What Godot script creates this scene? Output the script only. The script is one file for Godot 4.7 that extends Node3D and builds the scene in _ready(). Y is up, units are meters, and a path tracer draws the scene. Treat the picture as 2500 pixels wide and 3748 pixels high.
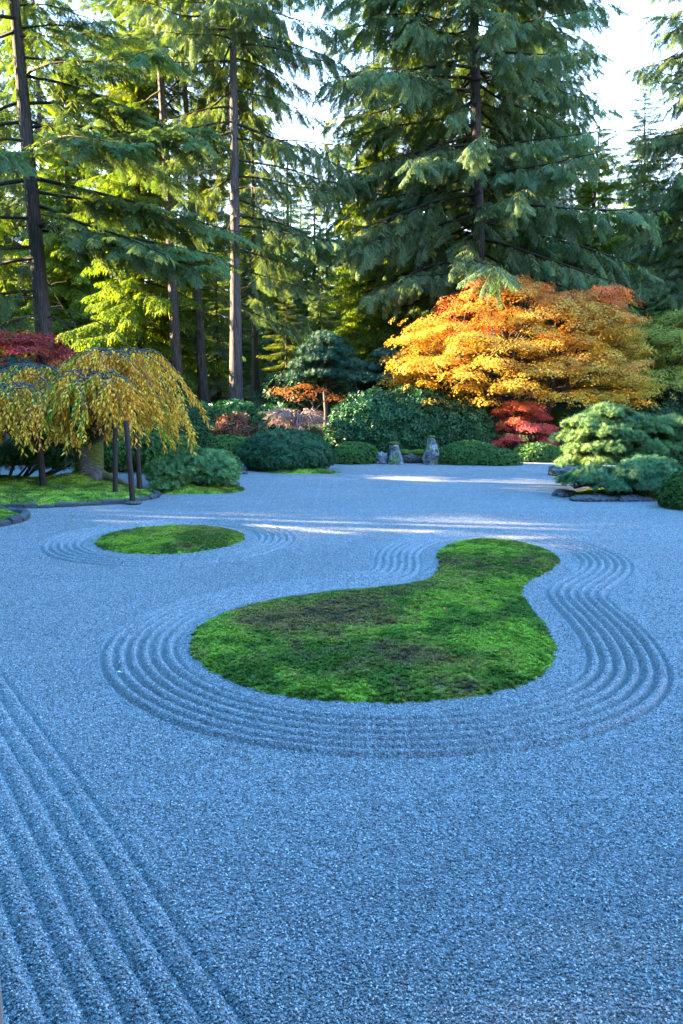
extends Node3D

# ---------------------------------------------------------------- mesh collector
class MB:
	var v := PackedVector3Array()
	var n := PackedVector3Array()
	var c := PackedColorArray()
	var ix := PackedInt32Array()

	func tri(a: Vector3, b: Vector3, d: Vector3, col: Color) -> void:
		var nn := (d - a).cross(b - a).normalized()
		var k := v.size()
		v.append(a); v.append(b); v.append(d)
		n.append(nn); n.append(nn); n.append(nn)
		c.append(col); c.append(col); c.append(col)
		ix.append(k); ix.append(k + 1); ix.append(k + 2)

	func quad(a: Vector3, b: Vector3, d: Vector3, e: Vector3, col: Color) -> void:
		tri(a, b, d, col)
		tri(a, d, e, col)

	# a pointed leaf of two faces folded along its midrib
	func leaf(o: Vector3, dir: Vector3, side: Vector3, l: float, w: float, col: Color, fold := 0.15, at := 0.42) -> void:
		var tip := o + dir * l
		var up := side.cross(dir) * (w * fold)
		var mid := o + dir * (l * at) + up
		tri(o, mid + side * (w * 0.5), tip, col)
		tri(o, tip, mid - side * (w * 0.5), col)

	func tube(p: PackedVector3Array, r: PackedFloat32Array, sides: int, col: Color, rough := 0.0, noise: FastNoiseLite = null, flute := 0.0) -> void:
		var k := v.size()
		var m := p.size()
		var ref := Vector3(0.31, 0.2, 0.93).normalized()
		for i in m:
			var t := (p[mini(i + 1, m - 1)] - p[maxi(i - 1, 0)]).normalized()
			if absf(t.dot(ref)) > 0.95:
				ref = Vector3(0.93, 0.1, 0.3).normalized()
			var a := t.cross(ref).normalized()
			var b := t.cross(a)
			for j in sides:
				var w := TAU * j / sides
				var d := a * cos(w) + b * sin(w)
				var rr := r[i]
				if noise:
					rr *= 1.0 + rough * noise.get_noise_3d(p[i].x * 2.0 + d.x * 1.4, p[i].y * 1.3, p[i].z * 2.0 + d.z * 1.4) + flute * sin(w * 5.0)
				v.append(p[i] + d * rr)
				n.append(d)
				c.append(col)
		for i in m - 1:
			for j in sides:
				var j2 := (j + 1) % sides
				var q0 := k + i * sides + j
				var q1 := k + i * sides + j2
				ix.append(q0); ix.append(q0 + sides); ix.append(q1)
				ix.append(q1); ix.append(q0 + sides); ix.append(q1 + sides)
		# end caps
		for e in 2:
			var base := k if e == 0 else k + (m - 1) * sides
			var kc := v.size()
			v.append(p[0] if e == 0 else p[m - 1])
			n.append((p[0] - p[1]).normalized() if e == 0 else (p[m - 1] - p[m - 2]).normalized())
			c.append(col)
			for j in sides:
				if e == 0:
					ix.append(kc); ix.append(base + j); ix.append(base + (j + 1) % sides)
				else:
					ix.append(kc); ix.append(base + (j + 1) % sides); ix.append(base + j)

	# a lumpy rounded body; rad are its half sizes
	func blob(ctr: Vector3, rad: Vector3, noise: FastNoiseLite, amp: float, freq: float, col: Color, seg := 24, rings := 14, power := 1.0) -> void:
		var k := v.size()
		for i in rings + 1:
			var th := PI * i / rings
			for j in seg + 1:
				var ph := TAU * (j % seg) / seg
				var d := Vector3(sin(th) * cos(ph), cos(th), sin(th) * sin(ph))
				if power != 1.0:
					d = Vector3(signf(d.x) * pow(absf(d.x), power), signf(d.y) * pow(absf(d.y), power), signf(d.z) * pow(absf(d.z), power))
				var q := d * rad
				var s := 1.0 + amp * noise.get_noise_3d((ctr.x + q.x) * freq, (ctr.y + q.y) * freq, (ctr.z + q.z) * freq)
				v.append(ctr + q * s)
				n.append(d)
				c.append(col)
		for i in rings:
			for j in seg:
				var q0 := k + i * (seg + 1) + j
				var q1 := q0 + seg + 1
				ix.append(q0); ix.append(q0 + 1); ix.append(q1)
				ix.append(q0 + 1); ix.append(q1 + 1); ix.append(q1)

	func done(smooth := false) -> ArrayMesh:
		var a := []
		a.resize(Mesh.ARRAY_MAX)
		a[Mesh.ARRAY_VERTEX] = v
		a[Mesh.ARRAY_NORMAL] = n
		a[Mesh.ARRAY_COLOR] = c
		a[Mesh.ARRAY_INDEX] = ix
		if smooth:   # normals again from the faces, shared where vertices are shared
			var acc := PackedVector3Array()
			acc.resize(v.size())
			for i in range(0, ix.size(), 3):
				var x := ix[i]
				var y := ix[i + 1]
				var z := ix[i + 2]
				var nn := (v[z] - v[x]).cross(v[y] - v[x])
				acc[x] += nn
				acc[y] += nn
				acc[z] += nn
			for i in acc.size():
				acc[i] = acc[i].normalized()
			a[Mesh.ARRAY_NORMAL] = acc
		var m := ArrayMesh.new()
		m.add_surface_from_arrays(Mesh.PRIMITIVE_TRIANGLES, a)
		return m

var R := RandomNumberGenerator.new()
var NZ := FastNoiseLite.new()      # soft lumps
var NF := FastNoiseLite.new()      # fractal patches
var M := {}
var taken := {}

func rr(a: float, b: float) -> float:
	return R.randf_range(a, b)

func lin(r: float, g: float, b: float) -> Color:   # a linear base colour for albedo_color
	return Color(r, g, b).linear_to_srgb()

func mixc(a: Color, b: Color, t: float) -> Color:
	return a.lerp(b, clampf(t, 0.0, 1.0))

# ---------------------------------------------------------------- objects
func numbered(called: String) -> String:
	var k: int = taken.get(called, 0)
	taken[called] = k + 1
	return called if k == 0 else "%s_%03d" % [called, k]

func tag(o: Node3D, label: String, category: String, group := "", kind := "") -> Node3D:
	if label: o.set_meta("label", label)
	if category: o.set_meta("category", category)
	if group: o.set_meta("group", group)
	if kind: o.set_meta("kind", kind)
	return o

func thing(called: String, label: String, category: String, at := Vector3.ZERO, turn := 0.0, group := "") -> Node3D:
	var o := Node3D.new()
	o.name = numbered(called)
	add_child(o)
	o.position = at
	o.rotation.y = turn
	tag(o, label, category, group)
	return o

func obj(called: String, mesh: Mesh, mat: Material, parent: Node3D = null) -> MeshInstance3D:
	var o := MeshInstance3D.new()
	o.mesh = mesh
	o.material_override = mat
	if parent:
		o.name = called
		parent.add_child(o, true)
	else:
		o.name = numbered(called)
		add_child(o)
	return o

func many(called: String, mesh: Mesh, mat: Material, xf: Array[Transform3D], cols: PackedColorArray, parent: Node3D) -> MultiMeshInstance3D:
	var mm := MultiMesh.new()
	mm.transform_format = MultiMesh.TRANSFORM_3D
	mm.use_colors = true
	mm.mesh = mesh
	mm.instance_count = xf.size()
	for i in xf.size():
		mm.set_instance_transform(i, xf[i])
		mm.set_instance_color(i, cols[i])
	var o := MultiMeshInstance3D.new()
	o.multimesh = mm
	o.material_override = mat
	o.name = called
	o.set_meta("kind", "stuff")
	parent.add_child(o, true)
	return o

func dup(root: Node3D, at: Vector3, turn: float, scl: float, label := "", group := "") -> Node3D:
	var o: Node3D = root.duplicate()
	o.name = numbered(str(root.name).trim_suffix("_" + str(root.name).get_slice("_", str(root.name).get_slice_count("_") - 1)) if str(root.name).right(3).is_valid_int() else str(root.name))
	add_child(o)
	o.position = at
	o.rotation.y = turn
	o.scale = Vector3.ONE * scl
	if label: o.set_meta("label", label)
	if group: o.set_meta("group", group)
	return o

# ---------------------------------------------------------------- materials
func grey_image(noise: FastNoiseLite, w: int, h: int) -> Image:
	return noise.get_seamless_image(w, h)

func toned(im: Image, stops: Array) -> ImageTexture:      # stops: linear colours, evenly spaced
	var o := Image.create(im.get_width(), im.get_height(), false, Image.FORMAT_RGB8)
	var lut := []
	for k in 256:
		var t := k / 255.0 * (stops.size() - 1)
		var i := mini(int(t), stops.size() - 2)
		lut.append((stops[i] as Color).lerp(stops[i + 1], t - i).linear_to_srgb())
	for y in im.get_height():
		for x in im.get_width():
			o.set_pixel(x, y, lut[int(im.get_pixel(x, y).r * 255.0)])
	return ImageTexture.create_from_image(o)

func std(rough: float, col := Color.WHITE, vc := false) -> StandardMaterial3D:
	var m := StandardMaterial3D.new()
	m.albedo_color = col
	m.roughness = rough
	m.vertex_color_use_as_albedo = vc
	m.metallic_specular = 0.35
	return m

func foliage(rough: float, back: Color, spec := 0.3) -> StandardMaterial3D:
	var m := std(rough, Color.WHITE, true)
	m.cull_mode = BaseMaterial3D.CULL_DISABLED
	m.metallic_specular = spec
	m.backlight_enabled = true
	m.backlight = back
	return m

func triplanar(m: StandardMaterial3D, s: Vector3, tex: Texture2D, bump: Texture2D, cm: float, world := true) -> StandardMaterial3D:
	m.uv1_triplanar = true
	m.uv1_world_triplanar = world
	m.uv1_scale = s
	if tex: m.albedo_texture = tex
	if bump:
		m.heightmap_enabled = true
		m.heightmap_texture = bump
		m.heightmap_scale = cm
	return m

func make_materials() -> void:
	var f := FastNoiseLite.new()
	f.seed = 11
	f.noise_type = FastNoiseLite.TYPE_CELLULAR
	f.frequency = 0.085
	f.cellular_return_type = FastNoiseLite.RETURN_CELL_VALUE
	var cells := grey_image(f, 1024, 1024)
	f.cellular_return_type = FastNoiseLite.RETURN_DISTANCE
	var bumps := grey_image(f, 1024, 1024)
	bumps.adjust_bcs(1.0, 1.0, 1.0)
	for y in 1024:      # stones stand proud: the nearer to a stone's middle the higher
		for x in 1024:
			bumps.set_pixel(x, y, Color(1, 1, 1) * (1.0 - bumps.get_pixel(x, y).r))
	var bump_tex := ImageTexture.create_from_image(bumps)
	M.gravel = triplanar(std(0.9, Color.WHITE, true), Vector3.ONE * 0.83, toned(cells, [Color(0.03, 0.031, 0.035), Color(0.12, 0.121, 0.127), Color(0.22, 0.22, 0.228), Color(0.32, 0.32, 0.33), Color(0.58, 0.58, 0.6)]), bump_tex, 2.6)
	M.chip = std(0.85, Color.WHITE, true)

	var b := FastNoiseLite.new()
	b.seed = 5
	b.frequency = 0.05
	b.fractal_octaves = 4
	var strip := grey_image(b, 256, 48)
	strip.resize(256, 512, Image.INTERPOLATE_CUBIC)
	var bark_h := ImageTexture.create_from_image(strip)
	M.bark = triplanar(std(0.95), Vector3(2.0, 0.5, 2.0), toned(strip, [Color(0.022, 0.018, 0.017), Color(0.06, 0.047, 0.045), Color(0.11, 0.088, 0.084), Color(0.18, 0.15, 0.142)]), bark_h, 6.0, false)
	M.dark_bark = triplanar(std(0.95), Vector3(2.0, 0.5, 2.0), toned(strip, [Color(0.02, 0.016, 0.014), Color(0.05, 0.04, 0.036), Color(0.09, 0.075, 0.065), Color(0.13, 0.11, 0.1)]), bark_h, 6.0, false)
	M.limb = std(0.95, Color.WHITE, true)
	M.wood = triplanar(std(0.8), Vector3(6.0, 0.8, 6.0), toned(strip, [Color(0.018, 0.012, 0.01), Color(0.035, 0.023, 0.018), Color(0.06, 0.04, 0.03)]), bark_h, 1.0, false)
	M.deck = triplanar(std(0.7), Vector3(6.0, 6.0, 0.8), toned(strip, [Color(0.2, 0.15, 0.11), Color(0.3, 0.24, 0.18), Color(0.36, 0.29, 0.22)]), bark_h, 0.5, false)
	M.pale = triplanar(std(0.7), Vector3(6.0, 0.8, 6.0), toned(strip, [Color(0.16, 0.15, 0.14), Color(0.22, 0.2, 0.19), Color(0.26, 0.24, 0.22)]), bark_h, 0.4, false)

	var g := FastNoiseLite.new()
	g.seed = 21
	g.frequency = 0.02
	g.fractal_octaves = 6
	var rough := grey_image(g, 512, 512)
	var rough_t := ImageTexture.create_from_image(rough)
	M.stone = triplanar(std(0.9, Color.WHITE, true), Vector3.ONE * 1.1, toned(rough, [Color(0.05, 0.05, 0.055), Color(0.1, 0.1, 0.105), Color(0.17, 0.17, 0.175), Color(0.26, 0.26, 0.26), Color(0.42, 0.42, 0.41)]), rough_t, 5.0, false)
	M.slate = triplanar(std(0.75, Color.WHITE, true), Vector3.ONE * 2.0, toned(rough, [Color(0.04, 0.042, 0.046), Color(0.1, 0.1, 0.11), Color(0.16, 0.16, 0.17)]), rough_t, 3.0, false)
	M.cherry_bark = triplanar(std(0.85, Color.WHITE, true), Vector3(0.8, 2.5, 0.8), toned(rough, [Color(0.06, 0.05, 0.045), Color(0.13, 0.11, 0.1), Color(0.22, 0.19, 0.18)]), rough_t, 3.0, false)
	M.moss = triplanar(std(1.0, Color.WHITE, true), Vector3.ONE * 2.2, null, rough_t, 4.0)
	M.soil = triplanar(std(1.0, Color.WHITE, true), Vector3.ONE * 0.7, toned(rough, [Color(0.3, 0.3, 0.3), Color(0.7, 0.7, 0.7), Color(1, 1, 1)]), rough_t, 6.0)
	M.tuft = foliage(0.95, Color(0.3, 0.4, 0.15))
	M.needle = foliage(0.6, Color(0.95, 0.95, 0.35))
	M.frond = foliage(0.6, Color(1.0, 1.0, 0.3))
	M.leaf = foliage(0.55, Color(0.9, 0.85, 0.6))
	M.gloss = foliage(0.3, Color(0.3, 0.4, 0.2), 0.32)
	M.shrub = foliage(0.5, Color(0.35, 0.45, 0.2))
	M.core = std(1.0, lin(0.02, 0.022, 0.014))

# ---------------------------------------------------------------- ground shapes
var GOURD := PackedVector2Array()
var CUP := Vector2(-2.69, -12.05)
var CUP_R := 1.13
const G0 := Vector2(-4.2, -15.2)
const GSTEP := 0.08
const GW := 130
const GH := 150
var sdg := PackedFloat32Array()

func catmull(pts: PackedVector2Array, per: int) -> PackedVector2Array:
	var o := PackedVector2Array()
	var n := pts.size()
	for i in n:
		for k in per:
			o.append(pts[i].cubic_interpolate(pts[(i + 1) % n], pts[(i - 1 + n) % n], pts[(i + 2) % n], float(k) / per))
	return o

func poly_sd(poly: PackedVector2Array, p: Vector2) -> float:
	var best := 1e9
	var inside := false
	var n := poly.size()
	var a := poly[n - 1]
	for i in n:
		var b := poly[i]
		var e := b - a
		var w := p - a
		best = minf(best, (w - e * clampf(w.dot(e) / e.length_squared(), 0.0, 1.0)).length_squared())
		if (a.y > p.y) != (b.y > p.y) and p.x < (b.x - a.x) * (p.y - a.y) / (b.y - a.y) + a.x:
			inside = not inside
		a = b
	return -sqrt(best) if inside else sqrt(best)

func gourd_sd(x: float, z: float) -> float:
	var fx := (x - G0.x) / GSTEP
	var fz := (z - G0.y) / GSTEP
	if fx < 0.0 or fz < 0.0 or fx >= GW - 1 or fz >= GH - 1:
		return 9.0
	var i := int(fx)
	var j := int(fz)
	fx -= i
	fz -= j
	var k := j * GW + i
	return lerpf(lerpf(sdg[k], sdg[k + 1], fx), lerpf(sdg[k + GW], sdg[k + GW + 1], fx), fz)

# raked ridges at distance d from an edge: first furrow at d0, then every step
func ridges(d: float, d0: float, step: float, count: int, amp: float) -> float:
	var t := (d - d0) / step
	if t < -0.5 or t > count - 0.5:
		return 0.0
	var fade := clampf((t + 0.5) * 2.0, 0.0, 1.0) * clampf((count - 0.5 - t) * 2.0, 0.0, 1.0)
	var ph := t - floorf(t + 0.5)        # 0 in the furrow, +-0.5 on the ridge
	return -(cos(ph * TAU) + 0.25 * cos(ph * 2.0 * TAU)) * amp * fade

func gravel_y(x: float, z: float) -> float:
	var y := 0.007 * NZ.get_noise_2d(x * 9.0, z * 9.0) + 0.012 * NZ.get_noise_2d(x * 1.2, z * 1.2)
	if z < -3.0 and z > -15.0 and x > -4.9 and x < 6.0:
		var s := gourd_sd(x, z)
		if s < 1.3:
			y += ridges(s - 0.08 * clampf(x * 0.5, -1.0, 1.0) + 0.015 * NZ.get_noise_2d(x * 4.0, z * 4.0), 0.21, 0.108, 7, 0.021 + 0.012 * clampf((z + 8.4) * 0.4, 0.0, 1.0) + 0.009 * clampf((x - 1.6) * 1.5, 0.0, 1.0))
		var e := Vector2(x - CUP.x, z - CUP.y).length() - CUP_R
		if e < 1.2:
			y += ridges(e + 0.012 * NZ.get_noise_2d(x * 4.0, z * 4.0), 0.24, 0.112, 6, 0.028)
	if z > -9.0 and x < 0.5:
		# straight furrows along the veranda side; the outermost runs through (-2.68,-5.91) and (-0.40,-2.63)
		var d := (Vector2(x, z) - Vector2(-0.40, -2.63)).dot(Vector2(-0.8215, 0.5702))
		d += 0.02 * sin(z * 0.9) + 0.012 * NZ.get_noise_2d(x * 4.0, z * 4.0)
		var ph := absf(d / 0.118 - roundf(d / 0.118)) * 2.0
		y += (0.3 - 1.5 * pow(1.0 - ph, 2.4)) * 0.024 * clampf((d + 0.06) * 30.0, 0.0, 1.0) * clampf((z + 9.0) * 0.6, 0.0, 1.0)
	return y

func bank_y(x: float, z: float) -> float:
	var wob := 0.5 * NZ.get_noise_2d(x * 0.6, z * 0.6)
	var d := maxf(maxf(-25.9 - z, -12.5 - x), x - 12.0) + wob
	d = minf(d, 60.0)
	if z > 2.0:
		d = maxf(d, minf(z - 6.0, 6.0))
	if d <= 0.0:
		return maxf(-0.09, d * 0.1 - 0.02)
	var s := clampf(d / 6.0, 0.0, 1.0)
	return -0.02 + 1.75 * s * s * (3.0 - 2.0 * s) + maxf(0.0, d - 6.0) * 0.07 + 0.25 * s * NZ.get_noise_2d(x * 2.2, z * 2.2)

func stretched(lo: float, hi: float, core0: float, core1: float, step: float) -> PackedFloat32Array:
	var o := PackedFloat32Array()
	var x := core0
	while x < core1:
		o.append(x)
		x += step
	o.append(core1)
	var s := step
	while o[o.size() - 1] < hi:
		s *= 1.35
		o.append(minf(o[o.size() - 1] + s, hi))
	s = step
	while o[0] > lo:
		s *= 1.35
		o.insert(0, maxf(o[0] - s, lo))
	return o

func sheet(xs: PackedFloat32Array, zs: PackedFloat32Array, height: Callable, tint: Callable) -> ArrayMesh:
	var mb := MB.new()
	var w := xs.size()
	for z in zs:
		for x in xs:
			mb.v.append(Vector3(x, height.call(x, z), z))
			mb.c.append(tint.call(x, z))
	for j in zs.size() - 1:
		for i in w - 1:
			var k := j * w + i
			mb.ix.append(k); mb.ix.append(k + 1); mb.ix.append(k + w)
			mb.ix.append(k + 1); mb.ix.append(k + w + 1); mb.ix.append(k + w)
	return mb.done(true)

func make_gravel() -> void:
	for j in GH:
		for i in GW:
			sdg.append(poly_sd(GOURD, G0 + Vector2(i, j) * GSTEP))
	var zs := PackedFloat32Array()
	var z := 0.6
	while z > -27.2:
		zs.append(z)
		z -= 0.05 if z > -1.8 else 0.0135 if z > -6.2 else 0.018 if z > -8.6 else 0.024 if z > -14.2 else 0.06
	var us := PackedFloat32Array()
	for k in [30.0, 6.0, 3.0, 1.8, 1.3]:
		us.append(-k)
	var cols := 600
	for i in cols + 1:
		us.append(-1.0 + 2.0 * i / cols)
	for k in [1.3, 1.8, 3.0, 6.0, 30.0]:
		us.append(k)
	var v := PackedVector3Array()
	var n := PackedVector3Array()
	var c := PackedColorArray()
	var ix := PackedInt32Array()
	var w := us.size()
	for zz in zs:
		var half := (absf(zz) * 0.455 + 0.9) * 1.16
		for u in us:
			var x := clampf(u * half, -17.0, 16.0)
			v.append(Vector3(x, gravel_y(x, zz), zz))
			var t := 0.93 + 0.09 * NF.get_noise_2d(x * 3.0, zz * 3.0) + 0.05 * NZ.get_noise_2d(x * 22.0, zz * 22.0)
			c.append(Color(t, t, t))
	n.resize(v.size())
	for j in zs.size():
		var ja := maxi(j - 1, 0)
		var jb := mini(j + 1, zs.size() - 1)
		for i in w:
			var ia := maxi(i - 1, 0)
			var ib := mini(i + 1, w - 1)
			n[j * w + i] = (v[jb * w + i] - v[ja * w + i]).cross(v[j * w + ib] - v[j * w + ia]).normalized() * -1.0
			if n[j * w + i].y < 0.0:
				n[j * w + i] = -n[j * w + i]
	for j in zs.size() - 1:      # z falls with j
		for i in w - 1:
			var k := j * w + i
			ix.append(k); ix.append(k + w); ix.append(k + 1)
			ix.append(k + 1); ix.append(k + w); ix.append(k + w + 1)
	var a := []
	a.resize(Mesh.ARRAY_MAX)
	a[Mesh.ARRAY_VERTEX] = v
	a[Mesh.ARRAY_NORMAL] = n
	a[Mesh.ARRAY_COLOR] = c
	a[Mesh.ARRAY_INDEX] = ix
	var m := ArrayMesh.new()
	m.add_surface_from_arrays(Mesh.PRIMITIVE_TRIANGLES, a)
	var o := obj("gravel", m, M.gravel)
	tag(o, "raked pale grey gravel of the dry garden with furrows round the moss beds", "gravel", "", "structure")

	# loose chips lying on the sheet, thinning out with distance
	var mb := MB.new()
	var q := [Vector3(1, 0.1, 0.15), Vector3(-0.9, -0.1, 0.2), Vector3(0.1, 0.75, -0.1), Vector3(-0.05, -0.7, 0.1), Vector3(0.2, 0.1, 0.95), Vector3(-0.15, 0.15, -0.85)]
	for t in [[0, 2, 4], [4, 2, 1], [1, 2, 5], [5, 2, 0], [0, 4, 3], [4, 1, 3], [1, 5, 3], [5, 0, 3]]:
		mb.tri(q[t[0]], q[t[2]], q[t[1]], Color.WHITE)
	var xf: Array[Transform3D] = []
	var cc := PackedColorArray()
	var tries := 0
	while xf.size() < 300000 and tries < 500000:
		tries += 1
		var zz := -1.9 - 13.0 * pow(R.randf(), 2.0)
		var half := absf(zz) * 0.47 + 0.9
		var x := rr(-half, half)
		if gourd_sd(x, zz) < 0.02 or Vector2(x - CUP.x, zz - CUP.y).length() < CUP_R + 0.02:
			continue
		var s := rr(0.004, 0.0075) * (1.35 if R.randf() < 0.06 else 1.0)
		var bs := Basis.from_euler(Vector3(rr(-0.5, 0.5), rr(0, TAU), rr(-0.5, 0.5))).scaled_local(Vector3(s, s * rr(0.7, 1.0), s * rr(0.7, 1.0)))
		xf.append(Transform3D(bs, Vector3(x, gravel_y(x, zz) + s * rr(0.3, 0.8), zz)))
		var g := rr(0.08, 0.34) if R.randf() > 0.14 else rr(0.38, 0.6)
		if R.randf() < 0.08: g = rr(0.05, 0.1)
		cc.append(Color(g * rr(0.96, 1.02), g, g * rr(0.99, 1.06)))
	var st := thing("gravel_chips", "loose grey stone chips strewn over the raked gravel", "gravel")
	st.set_meta("kind", "stuff")
	many("chips", mb.done(), M.chip, xf, cc, st)

# ---------------------------------------------------------------- moss
func moss_col(x: float, z: float, brown := 0.5) -> Color:
	var a := NF.get_noise_2d(x * 7.0 + 40.0, z * 7.0)
	var b := NF.get_noise_2d(x * 22.0, z * 22.0 + 90.0)
	var d := NF.get_noise_2d(x * 3.2 - 70.0, z * 3.2)
	var col := mixc(Color(0.08, 0.14, 0.02), Color(0.26, 0.37, 0.035), 0.46 + a * 1.3 + b * 1.4)
	var worn := 0.9 * exp(-pow((x + 0.35) / 0.75, 2.0) - pow((z + 7.55) / 0.42, 2.0)) + 0.6 * exp(-pow((x - 0.6) / 0.5, 2.0) - pow((z + 6.3) / 0.25, 2.0)) + 0.35 * exp(-pow((x + 0.6) / 0.6, 2.0) - pow((z + 5.95) / 0.2, 2.0))
	col = mixc(col, Color(0.25, 0.155, 0.05), (d + 0.05 + b * 0.7 + worn) * 2.2 * brown)
	return mixc(col, Color(0.095, 0.075, 0.038), (b * 0.9 - a * 0.5 + d * 0.5 - 0.2 + worn * 0.3) * 3.5 * brown)

func moss_bed(called: String, label: String, sd: Callable, lo: Vector2, hi: Vector2, step: float, rise: float, lump: float, tufts: int, brown := 0.5, hill = null) -> Node3D:
	var o := thing(called, label, "moss bed")
	var mb := MB.new()
	var w := int((hi.x - lo.x) / step) + 1
	var h := int((hi.y - lo.y) / step) + 1
	var sds := PackedFloat32Array()
	var ys := func(x: float, z: float, s: float) -> float:
		var t := rise * (1.0 - exp(minf(s, 0.0) / 0.16)) + 0.008
		if hill != null:
			t += hill.call(x, z)
		t += lump * (NZ.get_noise_2d(x * 26.0, z * 26.0) + 0.7 * NZ.get_noise_2d(x * 9.0, z * 9.0)) * clampf(-s * 8.0, 0.25, 1.0)
		return t if s <= 0.0 else 0.008 - s * 1.2
	for j in h:
		for i in w:
			var x := lo.x + i * step
			var z := lo.y + j * step
			var s: float = sd.call(x, z)
			sds.append(s)
			mb.v.append(Vector3(x, ys.call(x, z, s), z))
			mb.c.append(moss_col(x, z, brown))
	for j in h - 1:
		for i in w - 1:
			var k := j * w + i
			if minf(minf(sds[k], sds[k + 1]), minf(sds[k + w], sds[k + w + 1])) < step:
				mb.ix.append(k); mb.ix.append(k + 1); mb.ix.append(k + w)
				mb.ix.append(k + 1); mb.ix.append(k + w + 1); mb.ix.append(k + w)
	obj("moss_mat", mb.done(true), M.moss, o)
	var tm := MB.new()
	for k in 9:
		var w2 := k * 2.4
		var d := Vector3(cos(w2) * rr(0.3, 0.9), rr(0.5, 1.0), sin(w2) * rr(0.3, 0.9)).normalized()
		tm.leaf(Vector3(cos(w2), 0, sin(w2)) * 0.15, d, d.cross(Vector3.UP).normalized(), rr(0.8, 1.2), 0.34, Color.WHITE * rr(0.75, 1.2))
	var xf: Array[Transform3D] = []
	var cc := PackedColorArray()
	var tries := 0
	while xf.size() < tufts and tries < tufts * 6:
		tries += 1
		var x := rr(lo.x, hi.x)
		var z := rr(lo.y, hi.y)
		var s: float = sd.call(x, z)
		if s > 0.012:
			continue
		var sc := rr(0.014, 0.034)
		xf.append(Transform3D(Basis.from_euler(Vector3(rr(-0.3, 0.3), rr(0, TAU), rr(-0.3, 0.3))).scaled(Vector3.ONE * sc), Vector3(x, ys.call(x, z, s) - 0.004, z)))
		cc.append(moss_col(x, z, brown) * rr(0.75, 1.35))
	many("moss_tufts", tm.done(), M.tuft, xf, cc, o)
	return o

# ---------------------------------------------------------------- conifers
var last_spine := PackedVector3Array()

# one bough about 3 m long along +X
func bough(len: float, sd: int, droop: float, hang: float, nb: int, spread: float, tw: float, width: float, wood: Color, ca: Color, cb: Color) -> ArrayMesh:
	R.seed = sd
	var mb := MB.new()
	var pts := PackedVector3Array()
	var rad := PackedFloat32Array()
	var bend := rr(-0.25, 0.25)
	for i in 9:
		var t := i / 8.0
		pts.append(Vector3(len * t, -droop * t * t + droop * 0.55 * t * t * t, bend * len / 3.0 * sin(t * 2.5) + 0.03 * len * sin(t * 9.0 + sd)))
		rad.append(lerpf(0.011 * len, 0.006, t))
	last_spine = pts
	mb.tube(pts, rad, 4, wood)
	for i in nb:
		var t := lerpf(0.14, 0.99, (i + rr(-0.3, 0.3)) / (nb - 1))
		t = clampf(t, 0.12, 0.99)
		var f := t * 8.0
		var k := mini(int(f), 7)
		var base := pts[k].lerp(pts[k + 1], f - k)
		var tang := (pts[k + 1] - pts[k]).normalized()
		var side := 1.0 if i % 2 == 0 else -1.0
		var ang := lerpf(1.15, 0.55, t) * rr(0.8, 1.2)
		var dirb := (tang * cos(ang) + Vector3(0, rr(-0.15, 0.2), side) * sin(ang)).normalized()
		var ln := spread * (0.3 + 1.0 * pow(1.0 - t, 0.75)) * clampf(t * 4.0, 0.35, 1.0) * rr(0.7, 1.15)
		var sag := rr(0.15, 0.45) + hang * 0.4
		var ntw := int(clampf(ln / tw * 2.2, 3, 14))
		var col := ca.lerp(cb, R.randf())
		var last := base
		for s in ntw:
			var q := (s + 0.8) / ntw
			var p := base + dirb * (ln * q) + Vector3.DOWN * (sag * ln * q * q)
			var d2 := (p - last).normalized()
			mb.leaf(last, d2, d2.cross(Vector3.UP).normalized(), (p - last).length() * 1.1, width * 0.55, col * 0.85, 0.1)
			for e in [-1.0, 1.0]:
				var perp: Vector3 = d2.cross(Vector3.UP).normalized() * e
				var td := (d2 * rr(0.5, 0.9) + perp * rr(0.5, 0.9) + Vector3(rr(-0.2, 0.2), rr(-0.25, 0.2) - hang * rr(0.5, 1.6), rr(-0.2, 0.2))).normalized()
				mb.leaf(p, td, (td.cross(Vector3(rr(-0.3, 0.3), 1, rr(-0.3, 0.3)))).normalized(), tw * rr(0.7, 1.3) * (1.0 + hang * 0.4), width * rr(0.75, 1.2), col * rr(0.75, 1.25), 0.25)
			last = p
		mb.leaf(last, (dirb + Vector3.DOWN * sag).normalized(), Vector3(dirb.z, 0, -dirb.x).normalized(), tw, width, col)
	return mb.done()

var BOUGH := {}
var SPINE := {}       # the middle lines of the long open limbs

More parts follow.
